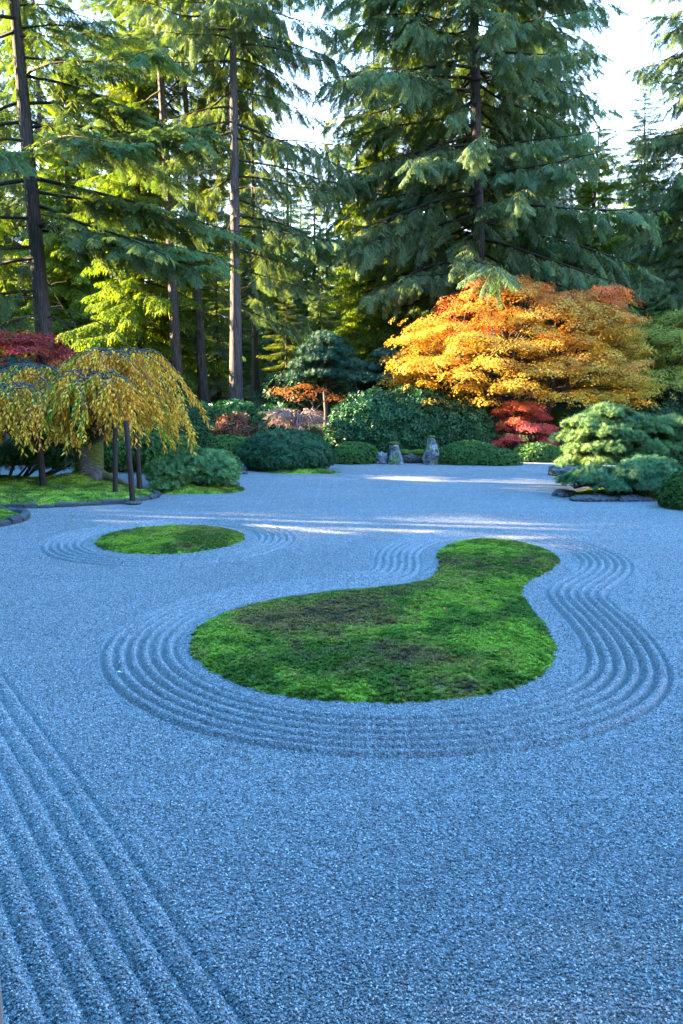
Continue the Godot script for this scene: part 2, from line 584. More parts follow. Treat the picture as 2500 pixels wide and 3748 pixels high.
func make_boughs() -> void:
	var wood := Color(0.05, 0.04, 0.033)
	for k in 4:   # fir: flat dark sprays; spruce: hanging; cedar: broad bright drooping fans; sparse: thin open boughs
		BOUGH["fir%d" % k] = bough(3.0, 100 + k, rr(0.3, 0.8), 0.3, 50, 0.85, 0.14, 0.042, wood, Color(0.075, 0.145, 0.065), Color(0.15, 0.21, 0.075))
		BOUGH["spruce%d" % k] = bough(3.0, 200 + k, rr(0.4, 1.0), 0.9, 50, 0.75, 0.15, 0.042, wood, Color(0.085, 0.165, 0.09), Color(0.19, 0.25, 0.12))
		BOUGH["cedar%d" % k] = bough(3.0, 300 + k, rr(0.9, 1.5), 0.8, 44, 0.7, 0.17, 0.06, wood, Color(0.09, 0.16, 0.03), Color(0.22, 0.28, 0.04))
		BOUGH["sparse%d" % k] = bough(3.0, 400 + k, rr(0.2, 0.8), 0.6, 30, 0.65, 0.14, 0.042, wood, Color(0.095, 0.135, 0.04), Color(0.2, 0.23, 0.05))
		BOUGH["limb%d" % k] = bough(3.0, 700 + k, rr(0.3, 1.0), 0.5, 14, 0.45, 0.12, 0.04, wood, Color(0.08, 0.115, 0.045), Color(0.14, 0.165, 0.055))
		SPINE["limb%d" % k] = last_spine
	R.seed = 77

# tubes of open air towards the sun, through which a streak of light reaches the gravel
var SUN := Vector3(-0.983, 0.287, -0.187).normalized()
var BEAMS: Array[Vector3] = [Vector3(3.1, 0, -19.85), Vector3(4.1, 0, -19.7), Vector3(5.1, 0, -19.55), Vector3(0.3, 0, -13.5), Vector3(1.5, 0, -13.25), Vector3(2.6, 0, -13.05), Vector3(4.2, 5.0, -27.4), Vector3(5.4, 4.6, -27.0), Vector3(2.8, 4.2, -27.6), Vector3(5.8, 1.6, -18.1), Vector3(7.0, 1.1, -17.9), Vector3(-7.5, 0.2, -16.2), Vector3(-5.2, 2.9, -18.2)]

func in_beam(p: Vector3, reach: float) -> bool:
	for k in BEAMS.size():
		var b := BEAMS[k]
		var w := p - b
		var t := w.dot(SUN)
		if t > 0.0 and (w - SUN * t).length() < reach * (1.0 if k < 3 else 1.15 if k < 6 else 1.3 if k < 11 else 0.8):
			return true
	return false

# a conifer whose base is at `at`; top is where its tip stands relative to the base
func conifer(called: String, label: String, at: Vector3, top: Vector3, r0: float, hb: float, lmax: float, count: int, kind: String, tint: Color, bark: Material, group := "", opt := {}) -> Node3D:
	var o := thing(called, label, "tree", at, 0.0, group)
	var sd: int = opt.get("seed", int(absf(at.x * 31.0 + at.z * 17.0)))
	R.seed = 1000 + sd
	var mb := MB.new()
	var pts := PackedVector3Array()
	var rad := PackedFloat32Array()
	var bow: Vector3 = opt.get("bow", Vector3(rr(-0.15, 0.15), 0, rr(-0.15, 0.15)))
	for i in 29:
		var t := pow(i / 28.0, 1.3)
		pts.append(top * t + bow * sin(t * PI) + Vector3.DOWN * (0.3 if i == 0 else 0.0))
		rad.append(r0 * (lerpf(1.0, 0.06, pow(t, 0.9)) + 0.55 * exp(-t * top.y / 0.5)))
	mb.tube(pts, rad, 14, Color.WHITE, 0.16, NZ, 0.03)
	obj("trunk", mb.done(true), bark, o)
	var xs := {}
	var cs := {}
	var yaw := rr(0, TAU)
	var carve := at.x < -3.0
	var flat: float = opt.get("pitch", -0.12)
	var fine: bool = opt.get("fine", false)
	for i in count:
		var u := pow((i + R.randf()) / count, opt.get("crowd", 0.9))
		yaw += 2.4 + rr(-0.5, 0.5)
		var h := lerpf(hb, top.y * 0.985, u)
		var ln: float = lmax * (pow(1.0 - u, opt.get("taper", 0.75)) * rr(0.6, 1.15) + 0.07)
		if opt.has("tuck"):    # the lowest boughs are shorter
			ln *= clampf(u / opt.tuck, 0.35, 1.0)
		var t := h / top.y
		var p := top * t + bow * sin(t * PI)
		var pitch := lerpf(flat, 0.45, u * u) + rr(-0.16, 0.16)
		if sin(yaw) > 0.25 and h < opt.get("open_below", 0.0) and R.randf() < opt.get("open_share", 0.85) or sin(yaw) < -0.2 and R.randf() < opt.get("thin_back", 0.0):
			continue
		if carve:
			var out := Vector3(cos(yaw), pitch, sin(yaw))
			if in_beam(at + p + out * ln * 0.5, 0.75 + ln * 0.12) or in_beam(at + p + out * ln, 0.7):
				continue
		add_bough(xs, cs, p, yaw, pitch, ln, kind, tint, fine)
	for e in opt.get("extra", []):      # single large boughs: height, yaw, pitch, length
		var t: float = e[0] / top.y
		add_bough(xs, cs, top * t + bow * sin(t * PI), e[1], e[2], e[3], kind, tint, fine)
	for key in xs:
		var a: Array[Transform3D] = []
		a.assign(xs[key])
		many("crown", BOUGH[key], M.frond if kind == "cedar" else M.needle, a, cs[key], o)
	# bare dead limbs under the crown
	var nd: int = opt.get("dead", 0)
	if nd:
		var dm := MB.new()
		for i in nd:
			var h := rr(hb * opt.get("dead_from", 0.35), minf(hb + 2.0, top.y))
			var t := h / top.y
			var p := top * t + bow * sin(t * PI)
			var y2 := rr(0, TAU)
			var ln := rr(0.5, 1.0) * lmax * 0.75
			var pp := PackedVector3Array()
			var rd := PackedFloat32Array()
			for s in 6:
				var q := s / 5.0
				pp.append(p + Vector3(cos(y2 + 0.3 * q), 0.1 - 0.5 * q, sin(y2 + 0.3 * q)) * (ln * q) + Vector3(0, 0.06 * sin(q * 9.0 + i), 0))
				rd.append(lerpf(0.035, 0.008, q))
			dm.tube(pp, rd, 4, Color(0.06, 0.048, 0.04))
			for s in 5:
				var q := rr(0.35, 0.95)
				var b0 := p + Vector3(cos(y2 + 0.3 * q), 0.1 - 0.5 * q, sin(y2 + 0.3 * q)) * (ln * q)
				var b1 := b0 + Vector3(rr(-1, 1), rr(-0.6, 0.3), rr(-1, 1)) * ln * 0.25
				dm.tube(PackedVector3Array([b0, b0.lerp(b1, 0.5) + Vector3(0, 0.04, 0), b1]), PackedFloat32Array([0.012, 0.008, 0.004]), 3, Color(0.06, 0.048, 0.04))
		obj("bare_limbs", dm.done(), M.limb, o).set_meta("kind", "stuff")
	return o

func put_bough(xs: Dictionary, cs: Dictionary, key: String, x: Transform3D, c: Color) -> void:
	if not xs.has(key):
		xs[key] = []
		cs[key] = []
	xs[key].append(x)
	cs[key].append(c)

# one bough; a fine one is a long open limb that carries smaller boughs of its own
func add_bough(xs: Dictionary, cs: Dictionary, p: Vector3, yaw: float, pitch: float, ln: float, kind: String, tint: Color, fine: bool) -> void:
	var k := R.randi() % 4
	if not fine or ln < 1.7:
		put_bough(xs, cs, "%s%d" % [kind, k], limb_at(p, yaw, pitch, ln / 3.0), tint * rr(0.8, 1.25))
		return
	var key := "limb%d" % k
	var x := limb_at(p, yaw, pitch, ln / 3.0)
	put_bough(xs, cs, key, x, tint * rr(0.8, 1.2))
	var line: PackedVector3Array = SPINE[key]
	var n := int(ln * 4.2) + 2
	for i in n:
		var t := lerpf(0.2, 0.97, (i + R.randf()) / n)
		var j := mini(int(t * 8.0), 7)
		var q: Vector3 = x * line[j].lerp(line[j + 1], t * 8.0 - j)
		var side := 1.0 if i % 2 == 0 else -1.0
		var l2 := ln * rr(0.09, 0.2) * (1.25 - 0.5 * t) + 0.3
		put_bough(xs, cs, "%s%d" % [kind, R.randi() % 4], limb_at(q, yaw + side * rr(0.2, 1.2), pitch - (rr(0.25, 1.2) if kind == "spruce" else rr(-0.1, 0.7)), l2 / 3.0), tint * rr(0.75, 1.3))

func limb_at(p: Vector3, yaw: float, pitch: float, s: float) -> Transform3D:
	var x := Vector3(cos(yaw) * cos(pitch), sin(pitch), sin(yaw) * cos(pitch))
	var z := x.cross(Vector3.UP).normalized()
	var y := z.cross(x)
	var roll := rr(-0.25, 0.25)
	var y2 := y * cos(roll) + z * sin(roll)
	var z2 := x.cross(y2)
	return Transform3D(Basis(x * s, y2 * s, z2 * s), p)

# ---------------------------------------------------------------- leaf clusters
var CL := {}

func make_clusters() -> void:
	R.seed = 501
	var w := Color.WHITE
	var mb := MB.new()      # maple: a flat spray of small pointed leaves
	for i in 15:
		var a := rr(0, TAU)
		var p := Vector3(cos(a), 0, sin(a)) * sqrt(R.randf()) * 0.22 + Vector3(0, rr(-0.04, 0.04), 0)
		for f in 3:
			var b := a + (f - 1) * 0.95
			var d := Vector3(cos(b), rr(-0.7, 0.05), sin(b)).normalized()
			mb.leaf(p, d, d.cross(Vector3(rr(-0.4, 0.4), 1, rr(-0.4, 0.4))).normalized(), rr(0.05, 0.075), 0.024, w * rr(0.75, 1.2))
	CL.maple = mb.done()
	mb = MB.new()           # clipped azalea and boxwood: a tight rosette
	for i in 12:
		var a := i * 2.4
		var d := Vector3(cos(a), rr(0.2, 1.3), sin(a)).normalized()
		mb.leaf(Vector3(cos(a), 0.3, sin(a)) * 0.012, d, d.cross(Vector3.UP).normalized(), rr(0.03, 0.048), 0.018, w * rr(0.7, 1.25), 0.3)
	CL.azalea = mb.done()
	mb = MB.new()           # camellia / rhododendron: large glossy leaves
	for i in 8:
		var a := i * 2.4
		var d := Vector3(cos(a), rr(-0.45, 0.5), sin(a)).normalized()
		mb.leaf(Vector3(cos(a), 0.2, sin(a)) * 0.03, d, d.cross(Vector3.UP).normalized(), rr(0.09, 0.14), rr(0.042, 0.055), w * rr(0.75, 1.2), 0.25)
	CL.camellia = mb.done()
	mb = MB.new()           # pine: a starburst of needles round the shoot
	for i in 34:
		var a := i * 2.4
		var y := rr(-0.15, 1.0)
		var d := Vector3(cos(a) * sqrt(1.0 - minf(y * y, 0.98)), y, sin(a) * sqrt(1.0 - minf(y * y, 0.98)))
		mb.leaf(Vector3(0, rr(0, 0.05), 0), d, d.cross(Vector3(0.1, 1, 0.2)).normalized(), rr(0.075, 0.12), 0.0075, w * rr(0.7, 1.25), 0.1, 0.3)
	CL.pine = mb.done()
	for k in 3:             # weeping cherry: a hanging shoot with long pointed leaves
		mb = MB.new()
		var ln: float = [0.28, 0.55, 0.85][k]
		var nl: int = [8, 14, 20][k]
		var pts := PackedVector3Array()
		for i in 6:
			var t := i / 5.0
			pts.append(Vector3(0.12 * sin(t * 1.6) * ln, -ln * t, 0.05 * sin(t * 4.0)))
		mb.tube(pts, PackedFloat32Array([0.005, 0.004, 0.004, 0.003, 0.003, 0.002]), 3, Color(0.12, 0.13, 0.16))
		for i in nl:
			var t := (i + 0.5) / nl * 5.0
			var q := mini(int(t), 4)
			var a := i * 2.6 + rr(-0.5, 0.5)
			var d := Vector3(cos(a) * 0.55, -1.0 + rr(-0.1, 0.35), sin(a) * 0.55).normalized()
			var sd := Vector3(-sin(a + rr(-0.8, 0.8)), rr(-0.2, 0.2), cos(a)).normalized()
			mb.leaf(pts[q].lerp(pts[q + 1], t - q), d, sd, rr(0.095, 0.145), rr(0.04, 0.054), w * rr(0.7, 1.2), 0.25)
		CL["cherry%d" % k] = mb.done()
	mb = MB.new()           # lace-leaf twig: thin bare twiglets
	for i in 7:
		var a := rr(-0.7, 0.7)
		var p := Vector3(rr(0, 0.25), 0, 0)
		var q := p + Vector3(cos(a), rr(-0.5, 0.3), sin(a)) * rr(0.12, 0.3)
		mb.tube(PackedVector3Array([p, p.lerp(q, 0.5) + Vector3(0, 0.03, 0), q]), PackedFloat32Array([0.006, 0.005, 0.003]), 3, w)
	CL.twig = mb.done()

func upright(nrm: Vector3, s: float) -> Basis:
	var x := nrm.cross(Vector3(rr(-1, 1), rr(-0.3, 0.3), rr(-1, 1))).normalized()
	var z := x.cross(nrm).normalized()
	return Basis(x * s, nrm * s, z * s)

# a dense shrub: lumpy inner mass of twigs with leaves all over; lobes: [centre, half sizes]
func shrub(called: String, label: String, category: String, at: Vector3, lobes: Array, kind: String, mat: Material, spacing: float, size: float, ca: Color, cb: Color, opt := {}) -> Node3D:
	var o := thing(called, label, category, at, 0.0, opt.get("group", ""))
	R.seed = 3000 + int(absf(at.x * 113.0 + at.z * 57.0))
	var lump: float = opt.get("lump", 0.12)
	var freq: float = opt.get("freq", 3.0)
	var core := MB.new()
	var xf: Array[Transform3D] = []
	var cc := PackedColorArray()
	for lb in lobes:
		var ct: Vector3 = lb[0]
		var rd: Vector3 = lb[1]
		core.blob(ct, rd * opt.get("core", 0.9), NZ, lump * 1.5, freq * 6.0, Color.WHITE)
		var area := 4.0 * PI * pow((pow(rd.x * rd.y, 1.6) + pow(rd.x * rd.z, 1.6) + pow(rd.y * rd.z, 1.6)) / 3.0, 1.0 / 1.6)
		var cnt := int(area / (spacing * spacing))
		for i in cnt:
			var yy := rr(-0.75, 1.0)
			var a := rr(0, TAU)
			var d := Vector3(cos(a) * sqrt(1.0 - yy * yy), yy, sin(a) * sqrt(1.0 - yy * yy))
			var q := d * rd
			var gp := ct + q
			if gp.y < 0.03:
				continue
			var inside := false
			for l2 in lobes:
				if l2 != lb and ((gp - l2[0]) / (l2[1] as Vector3)).length() < 0.86:
					inside = true
			if inside:
				continue
			var lumpy := NZ.get_noise_3d(gp.x * freq * 6.0, gp.y * freq * 6.0, gp.z * freq * 6.0)
			var f: float = 1.0 + lump * 1.5 * lumpy + rr(-1.0, 0.35) * opt.get("deep", 0.06) / rd.y
			var p := ct + q * f
			if p.y < 0.015:
				continue
			var nn := (d / rd).normalized()
			nn = (nn + Vector3(rr(-1, 1), rr(-0.6, 1.0), rr(-1, 1)) * opt.get("wild", 0.4)).normalized()
			xf.append(Transform3D(upright(nn, size * rr(0.75, 1.3)), p))
			var patch := 0.5 + 1.2 * NF.get_noise_3d((at.x + p.x) * 9.0, p.y * 9.0, (at.z + p.z) * 9.0)
			cc.append(ca.lerp(cb, clampf(patch * 0.6 + R.randf() * 0.5, 0.0, 1.0)) * rr(0.8, 1.2))
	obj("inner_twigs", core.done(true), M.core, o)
	many("leaves", CL[kind], mat, xf, cc, o)
	# stems at the foot
	var st := MB.new()
	for i in opt.get("stems", 0):
		var a := rr(0, TAU)
		var rd: Vector3 = lobes[i % lobes.size()][1]
		var ct: Vector3 = lobes[i % lobes.size()][0]
		var e := ct + Vector3(cos(a) * rd.x * 0.75, -rd.y * 0.3, sin(a) * rd.z * 0.75)
		var b := Vector3(ct.x * 0.5 + cos(a) * rd.x * 0.25, -0.03, ct.z * 0.5 + sin(a) * rd.z * 0.25)
		st.tube(PackedVector3Array([b, b.lerp(e, 0.35) + Vector3(0, -0.08, 0), b.lerp(e, 0.7) + Vector3(0, -0.06, 0), e]), PackedFloat32Array([0.035, 0.03, 0.025, 0.015]), 6, Color(0.09, 0.075, 0.05))
	if opt.get("stems", 0):
		obj("stems", st.done(), M.limb, o)
	return o

# a maple: several crooked stems that fork to layered pads of small leaves
func maple(called: String, label: String, at: Vector3, pads: Array, per: float, stems: int, r0: float, fork: float, shade: Callable, opt := {}) -> Node3D:
	var o := thing(called, label, opt.get("category", "tree"), at, 0.0, opt.get("group", ""))
	R.seed = 4000 + int(absf(at.x * 91.0 + at.z * 37.0))
	var lm := MB.new()
	var forks: Array[Vector3] = []
	for s in stems:
		var a := TAU * s / stems + rr(-0.3, 0.3)
		var p := PackedVector3Array()
		var rd := PackedFloat32Array()
		for i in 7:
			var t := i / 6.0
			p.append(Vector3(cos(a) * (0.12 + 0.75 * t * fork * 0.5), fork * t - 0.1, sin(a) * (0.12 + 0.55 * t * fork * 0.5)) + Vector3(0.06 * sin(t * 7.0 + s), 0, 0.06 * cos(t * 6.0 + s)))
			rd.append(r0 * (1.0 - 0.4 * t) * (1.35 if i == 0 else 1.0))
		lm.tube(p, rd, 8, Color(0.05, 0.042, 0.038), 0.15, NZ)
		forks.append(p[6])
	var bark := obj("trunk", lm.done(true), M.limb, o)
	bark.name = "trunk"
	var br := MB.new()
	var xf: Array[Transform3D] = []
	var cc := PackedColorArray()
	var joints: Array[Vector3] = []      # points along the main limbs where twigs may spring
	joints.append_array(forks)
	var mains: int = mini(pads.size(), stems * 4)
	for k in mains:
		var ct: Vector3 = pads[(k * 37) % pads.size()][0]
		var e := Vector3(ct.x * 0.8, forks[0].y + (ct.y - forks[0].y) * 0.8, ct.z * 0.8)
		var f := forks[k % stems]
		for g in forks:
			if Vector2(g.x - ct.x, g.z - ct.z).length() < Vector2(f.x - ct.x, f.z - ct.z).length():
				f = g
		var p := PackedVector3Array()
		var rads := PackedFloat32Array()
		var wig := Vector3(rr(-0.5, 0.5), rr(-0.2, 0.3), rr(-0.5, 0.5)) * minf(1.0, f.distance_to(e) * 0.4)
		for i in 9:
			var t := i / 8.0
			p.append(f.lerp(e, t) + wig * sin(t * PI * 1.6) + Vector3(rr(-0.06, 0.06), rr(-0.06, 0.06), rr(-0.06, 0.06)) * minf(1.0, t * 3.0))
			rads.append(lerpf(r0 * 0.6, 0.02, pow(t, 0.8)))
			if i > 2: joints.append(p[i])
		br.tube(p, rads, 6, Color(0.045, 0.038, 0.035))
	for pd in pads:
		var ct: Vector3 = pd[0]
		var rd: Vector3 = pd[1]
		var f := joints[0]
		for g in joints:
			if g.y < ct.y + 0.15 and g.distance_squared_to(ct) < f.distance_squared_to(ct):
				f = g
		var p := PackedVector3Array()
		var rads := PackedFloat32Array()
		for i in 6:
			var t := i / 5.0
			p.append(f.lerp(ct, t) + Vector3(rr(-0.08, 0.08), 0.12 * sin(t * PI) + rr(-0.05, 0.05), rr(-0.08, 0.08)) * sin(t * PI))
			rads.append(lerpf(r0 * 0.2, 0.009, pow(t, 0.7)))
		br.tube(p, rads, 4, Color(0.045, 0.038, 0.035))
		var cnt := int(per * rd.x * rd.z)
		for i in cnt:
			var a := rr(0, TAU)
			var q := sqrt(R.randf())
			var d := Vector3(cos(a) * q * rd.x, 0, sin(a) * q * rd.z)
			d *= 1.0 + 0.7 * NZ.get_noise_2d(a * 9.0 + ct.x * 9.0, ct.y * 20.0)
			if R.randf() < 0.1: d *= rr(1.1, 1.6)
			d *= rr(0.8, 1.25)
			var pos := ct + d + Vector3(0, rd.y * (0.7 - q * q) + rd.y * 0.8 * rr(-1.0, 0.5) + 0.06 * NZ.get_noise_2d((ct.x + d.x) * 30.0, (ct.z + d.z) * 30.0), 0)
			var tilt := Vector3(d.x / rd.x * 0.7 + rr(-0.3, 0.3), 1.0, d.z / rd.z * 0.7 + rr(-0.3, 0.3)).normalized()
			xf.append(Transform3D(upright(tilt, rr(0.75, 1.2) * opt.get("size", 1.0)), pos))
			cc.append(shade.call(at + pos) * rr(0.8, 1.2))
		for k in 3:      # twigs inside the pad
			var e := ct + Vector3(rr(-0.8, 0.8) * rd.x, rr(0, 0.6) * rd.y, rr(-0.8, 0.8) * rd.z)
			br.tube(PackedVector3Array([ct + Vector3(0, -0.03, 0), ct.lerp(e, 0.5) + Vector3(0, 0.04, 0), e]), PackedFloat32Array([0.014, 0.01, 0.005]), 3, Color(0.045, 0.038, 0.035))
	obj("branches", br.done(), M.limb, o)
	many("leaves", CL.maple, M.leaf, xf, cc, o)
	return o

# stones: rough, slightly angular
func stone_mesh(sd: int, rad: Vector3, tint: Color, amp := 0.35, freq := 2.2, power := 0.8) -> ArrayMesh:
	var nz := FastNoiseLite.new()
	nz.seed = sd
	nz.frequency = 0.35
	nz.fractal_octaves = 3
	var mb := MB.new()
	mb.blob(Vector3(0, rad.y * 0.75, 0), rad, nz, amp, freq / maxf(rad.x, rad.z) * 2.0, tint, 28, 18, power)
	return mb.done(true)

func moss_cap(parent: Node3D, ct: Vector3, rd: Vector3, cnt: int, sd: int) -> void:
	R.seed = sd
	var mb := MB.new()
	mb.blob(ct, rd, NZ, 0.25, 20.0, Color(0.07, 0.13, 0.015), 18, 10)
	for i in mb.v.size():
		mb.c[i] = mixc(Color(0.035, 0.06, 0.01), Color(0.09, 0.12, 0.014), 0.5 + NF.get_noise_3d(mb.v[i].x * 40.0, mb.v[i].y * 40.0, mb.v[i].z * 40.0) * 2.0)
	obj("moss_cap", mb.done(true), M.moss, parent)

# ---------------------------------------------------------------- the place
func _ready() -> void:
	NZ.seed = 3
	NZ.frequency = 0.1
	NF.seed = 9
	NF.frequency = 0.1
	NF.fractal_octaves = 4
	# camera, sky, sun, exposure
	var cam := Camera3D.new()
	cam.name = "camera"
	cam.position = Vector3(0, 2.3, 0)
	cam.rotation_degrees = Vector3(-8.8, 0, 0)
	cam.fov = 66.88
	cam.near = 0.05
	cam.far = 900.0
	add_child(cam)
	cam.current = true
	var sky := ProceduralSkyMaterial.new()
	sky.sky_top_color = Color(0.085, 0.40, 0.95).linear_to_srgb()
	sky.sky_horizon_color = Color(1.1, 1.2, 1.35).linear_to_srgb()
	sky.sky_curve = 0.25
	sky.sky_energy_multiplier = 0.56
	sky.ground_bottom_color = Color(0.1, 0.1, 0.1)
	sky.ground_horizon_color = Color(0.3, 0.32, 0.35)
	sky.sun_angle_max = 20.0
	var env := Environment.new()
	env.background_mode = Environment.BG_SKY
	env.sky = Sky.new()
	env.sky.sky_material = sky
	env.tonemap_mode = Environment.TONE_MAPPER_LINEAR
	env.tonemap_exposure = 28.0
	env.sdfgi_enabled = true
	env.ssao_enabled = true
	env.ssil_enabled = true
	var we := WorldEnvironment.new()
	we.name = "world"
	we.environment = env
	add_child(we)
	var sun := DirectionalLight3D.new()
	sun.name = "sun"
	sun.light_energy = 1.15
	sun.light_color = Color(1.0, 0.9, 0.74)
	sun.light_angular_distance = 0.5
	sun.shadow_enabled = true
	add_child(sun)
	sun.look_at_from_position(SUN * 50.0, Vector3.ZERO, Vector3.UP)

	make_materials()
	make_boughs()
	make_clusters()

	# ---- ground
	GOURD = catmull(PackedVector2Array([
		Vector2(2.29, -12.05), Vector2(1.74, -11.72), Vector2(1.44, -11.15), Vector2(1.34, -10.69), Vector2(1.34, -10.26), Vector2(1.26, -9.79), Vector2(1.12, -9.4), Vector2(0.86, -9.1),
		Vector2(0.45, -8.9), Vector2(0.1, -8.8), Vector2(-0.2, -8.68), Vector2(-0.65, -8.44), Vector2(-0.99, -8.17), Vector2(-1.24, -7.86), Vector2(-1.37, -7.5), Vector2(-1.41, -7.18),
		Vector2(-1.39, -6.88), Vector2(-1.31, -6.58), Vector2(-1.16, -6.31), Vector2(-0.98, -6.05), Vector2(-0.72, -5.82), Vector2(-0.45, -5.66), Vector2(-0.1, -5.55), Vector2(0.25, -5.52),
		Vector2(0.67, -5.56), Vector2(1.0, -5.65), Vector2(1.32, -5.82), Vector2(1.54, -5.99), Vector2(1.74, -6.25), Vector2(1.86, -6.5), Vector2(1.94, -6.84), Vector2(2.0, -7.25),
		Vector2(2.02, -7.7), Vector2(2.02, -8.15), Vector2(2.04, -8.61), Vector2(2.13, -8.97), Vector2(2.33, -9.36), Vector2(2.62, -9.73), Vector2(2.86, -10.12), Vector2(2.99, -10.4),
		Vector2(3.04, -10.77), Vector2(2.98, -11.25), Vector2(2.72, -11.77)]), 4)
	for k in 8:      # an even, unbroken outline
		var sm := PackedVector2Array()
		for i in GOURD.size():
			sm.append(GOURD[i] * 0.5 + (GOURD[(i + 1) % GOURD.size()] + GOURD[(i - 1 + GOURD.size()) % GOURD.size()]) * 0.25)
		GOURD = sm
	make_gravel()
	var soil := func(x: float, z: float) -> Color:
		var t := NF.get_noise_2d(x * 1.2, z * 1.2)
		return mixc(Color(0.06, 0.045, 0.032), Color(0.045, 0.085, 0.02), 0.45 + t * 2.5) * (0.9 + 0.4 * NF.get_noise_2d(x * 9.0, z * 9.0))
	var g := obj("ground", sheet(stretched(-260, 260, -26, 26, 0.45), stretched(-320, 60, -46, 8, 0.45), bank_y, soil), M.soil)
	tag(g, "dark forest floor of soil and moss rising behind the garden", "ground", "", "structure")

	var gourd := func(x: float, z: float) -> float:
		return gourd_sd(x, z) + 0.03 * NZ.get_noise_2d(x * 26.0, z * 26.0) + 0.035 * NZ.get_noise_2d(x * 80.0, z * 80.0)
	moss_bed("moss_island", "gourd-shaped bed of green and brown moss in the raked gravel", gourd, Vector2(-1.6, -12.4), Vector2(3.25, -5.3), 0.028, 0.06, 0.022, 36000, 0.55)
	var cup := func(x: float, z: float) -> float:
		return Vector2(x - CUP.x, z - CUP.y).length() - CUP_R + 0.04 * NZ.get_noise_2d(x * 20.0, z * 20.0) + 0.035 * NZ.get_noise_2d(x * 70.0, z * 70.0)
	moss_bed("moss_island", "round bed of moss ringed by raked furrows, left of the gourd-shaped bed", cup, Vector2(-3.95, -13.3), Vector2(-1.4, -10.8), 0.035, 0.06, 0.022, 9000, 0.55)
	make_islands()
	make_cherry()
	make_shrubs()
	make_stones()
	make_pines()
	make_maples()
	make_trees()
	make_pavilion()
	make_litter()

func ell(cx: float, cz: float, rx: float, rz: float, wob := 0.06) -> Callable:
	return func(x: float, z: float) -> float:
		var d := Vector2((x - cx) / rx, (z - cz) / rz)
		return (d.length() - 1.0) * minf(rx, rz) + wob * NZ.get_noise_2d(x * 9.0, z * 9.0) * 3.0

func border(parent: Node3D, line: PackedVector2Array, stone_l: float, hgt: float, wid: float, sd: int) -> void:
	R.seed = sd
	var cv := Curve2D.new()
	for p in line:
		cv.add_point(p)
	var ln := cv.get_baked_length()
	var s := 0.0
	var kinds := []
	for k in 4:
		kinds.append(stone_mesh(sd + k, Vector3(0.5, 0.5, 0.5), Color(1, 1, 1) * (0.8 + 0.15 * k), 0.25, 1.2, 0.42))
	while s < ln - stone_l * 0.5:
		var l := stone_l * rr(0.65, 1.3)
		var a := cv.sample_baked(s, true)
		var b := cv.sample_baked(minf(s + l, ln), true)
		var m := (a + b) * 0.5
		var o := obj("border_stone", kinds[R.randi() % 4], M.slate, parent)
		o.position = Vector3(m.x, -0.05 + rr(-0.01, 0.02), m.y)
		o.rotation = Vector3(rr(-0.08, 0.08), -atan2(b.y - a.y, b.x - a.x) + rr(-0.06, 0.06), rr(-0.06, 0.06))
		o.scale = Vector3(a.distance_to(b) * 1.02, hgt * rr(0.85, 1.15), wid * rr(0.8, 1.2))
		s += l * 1.03

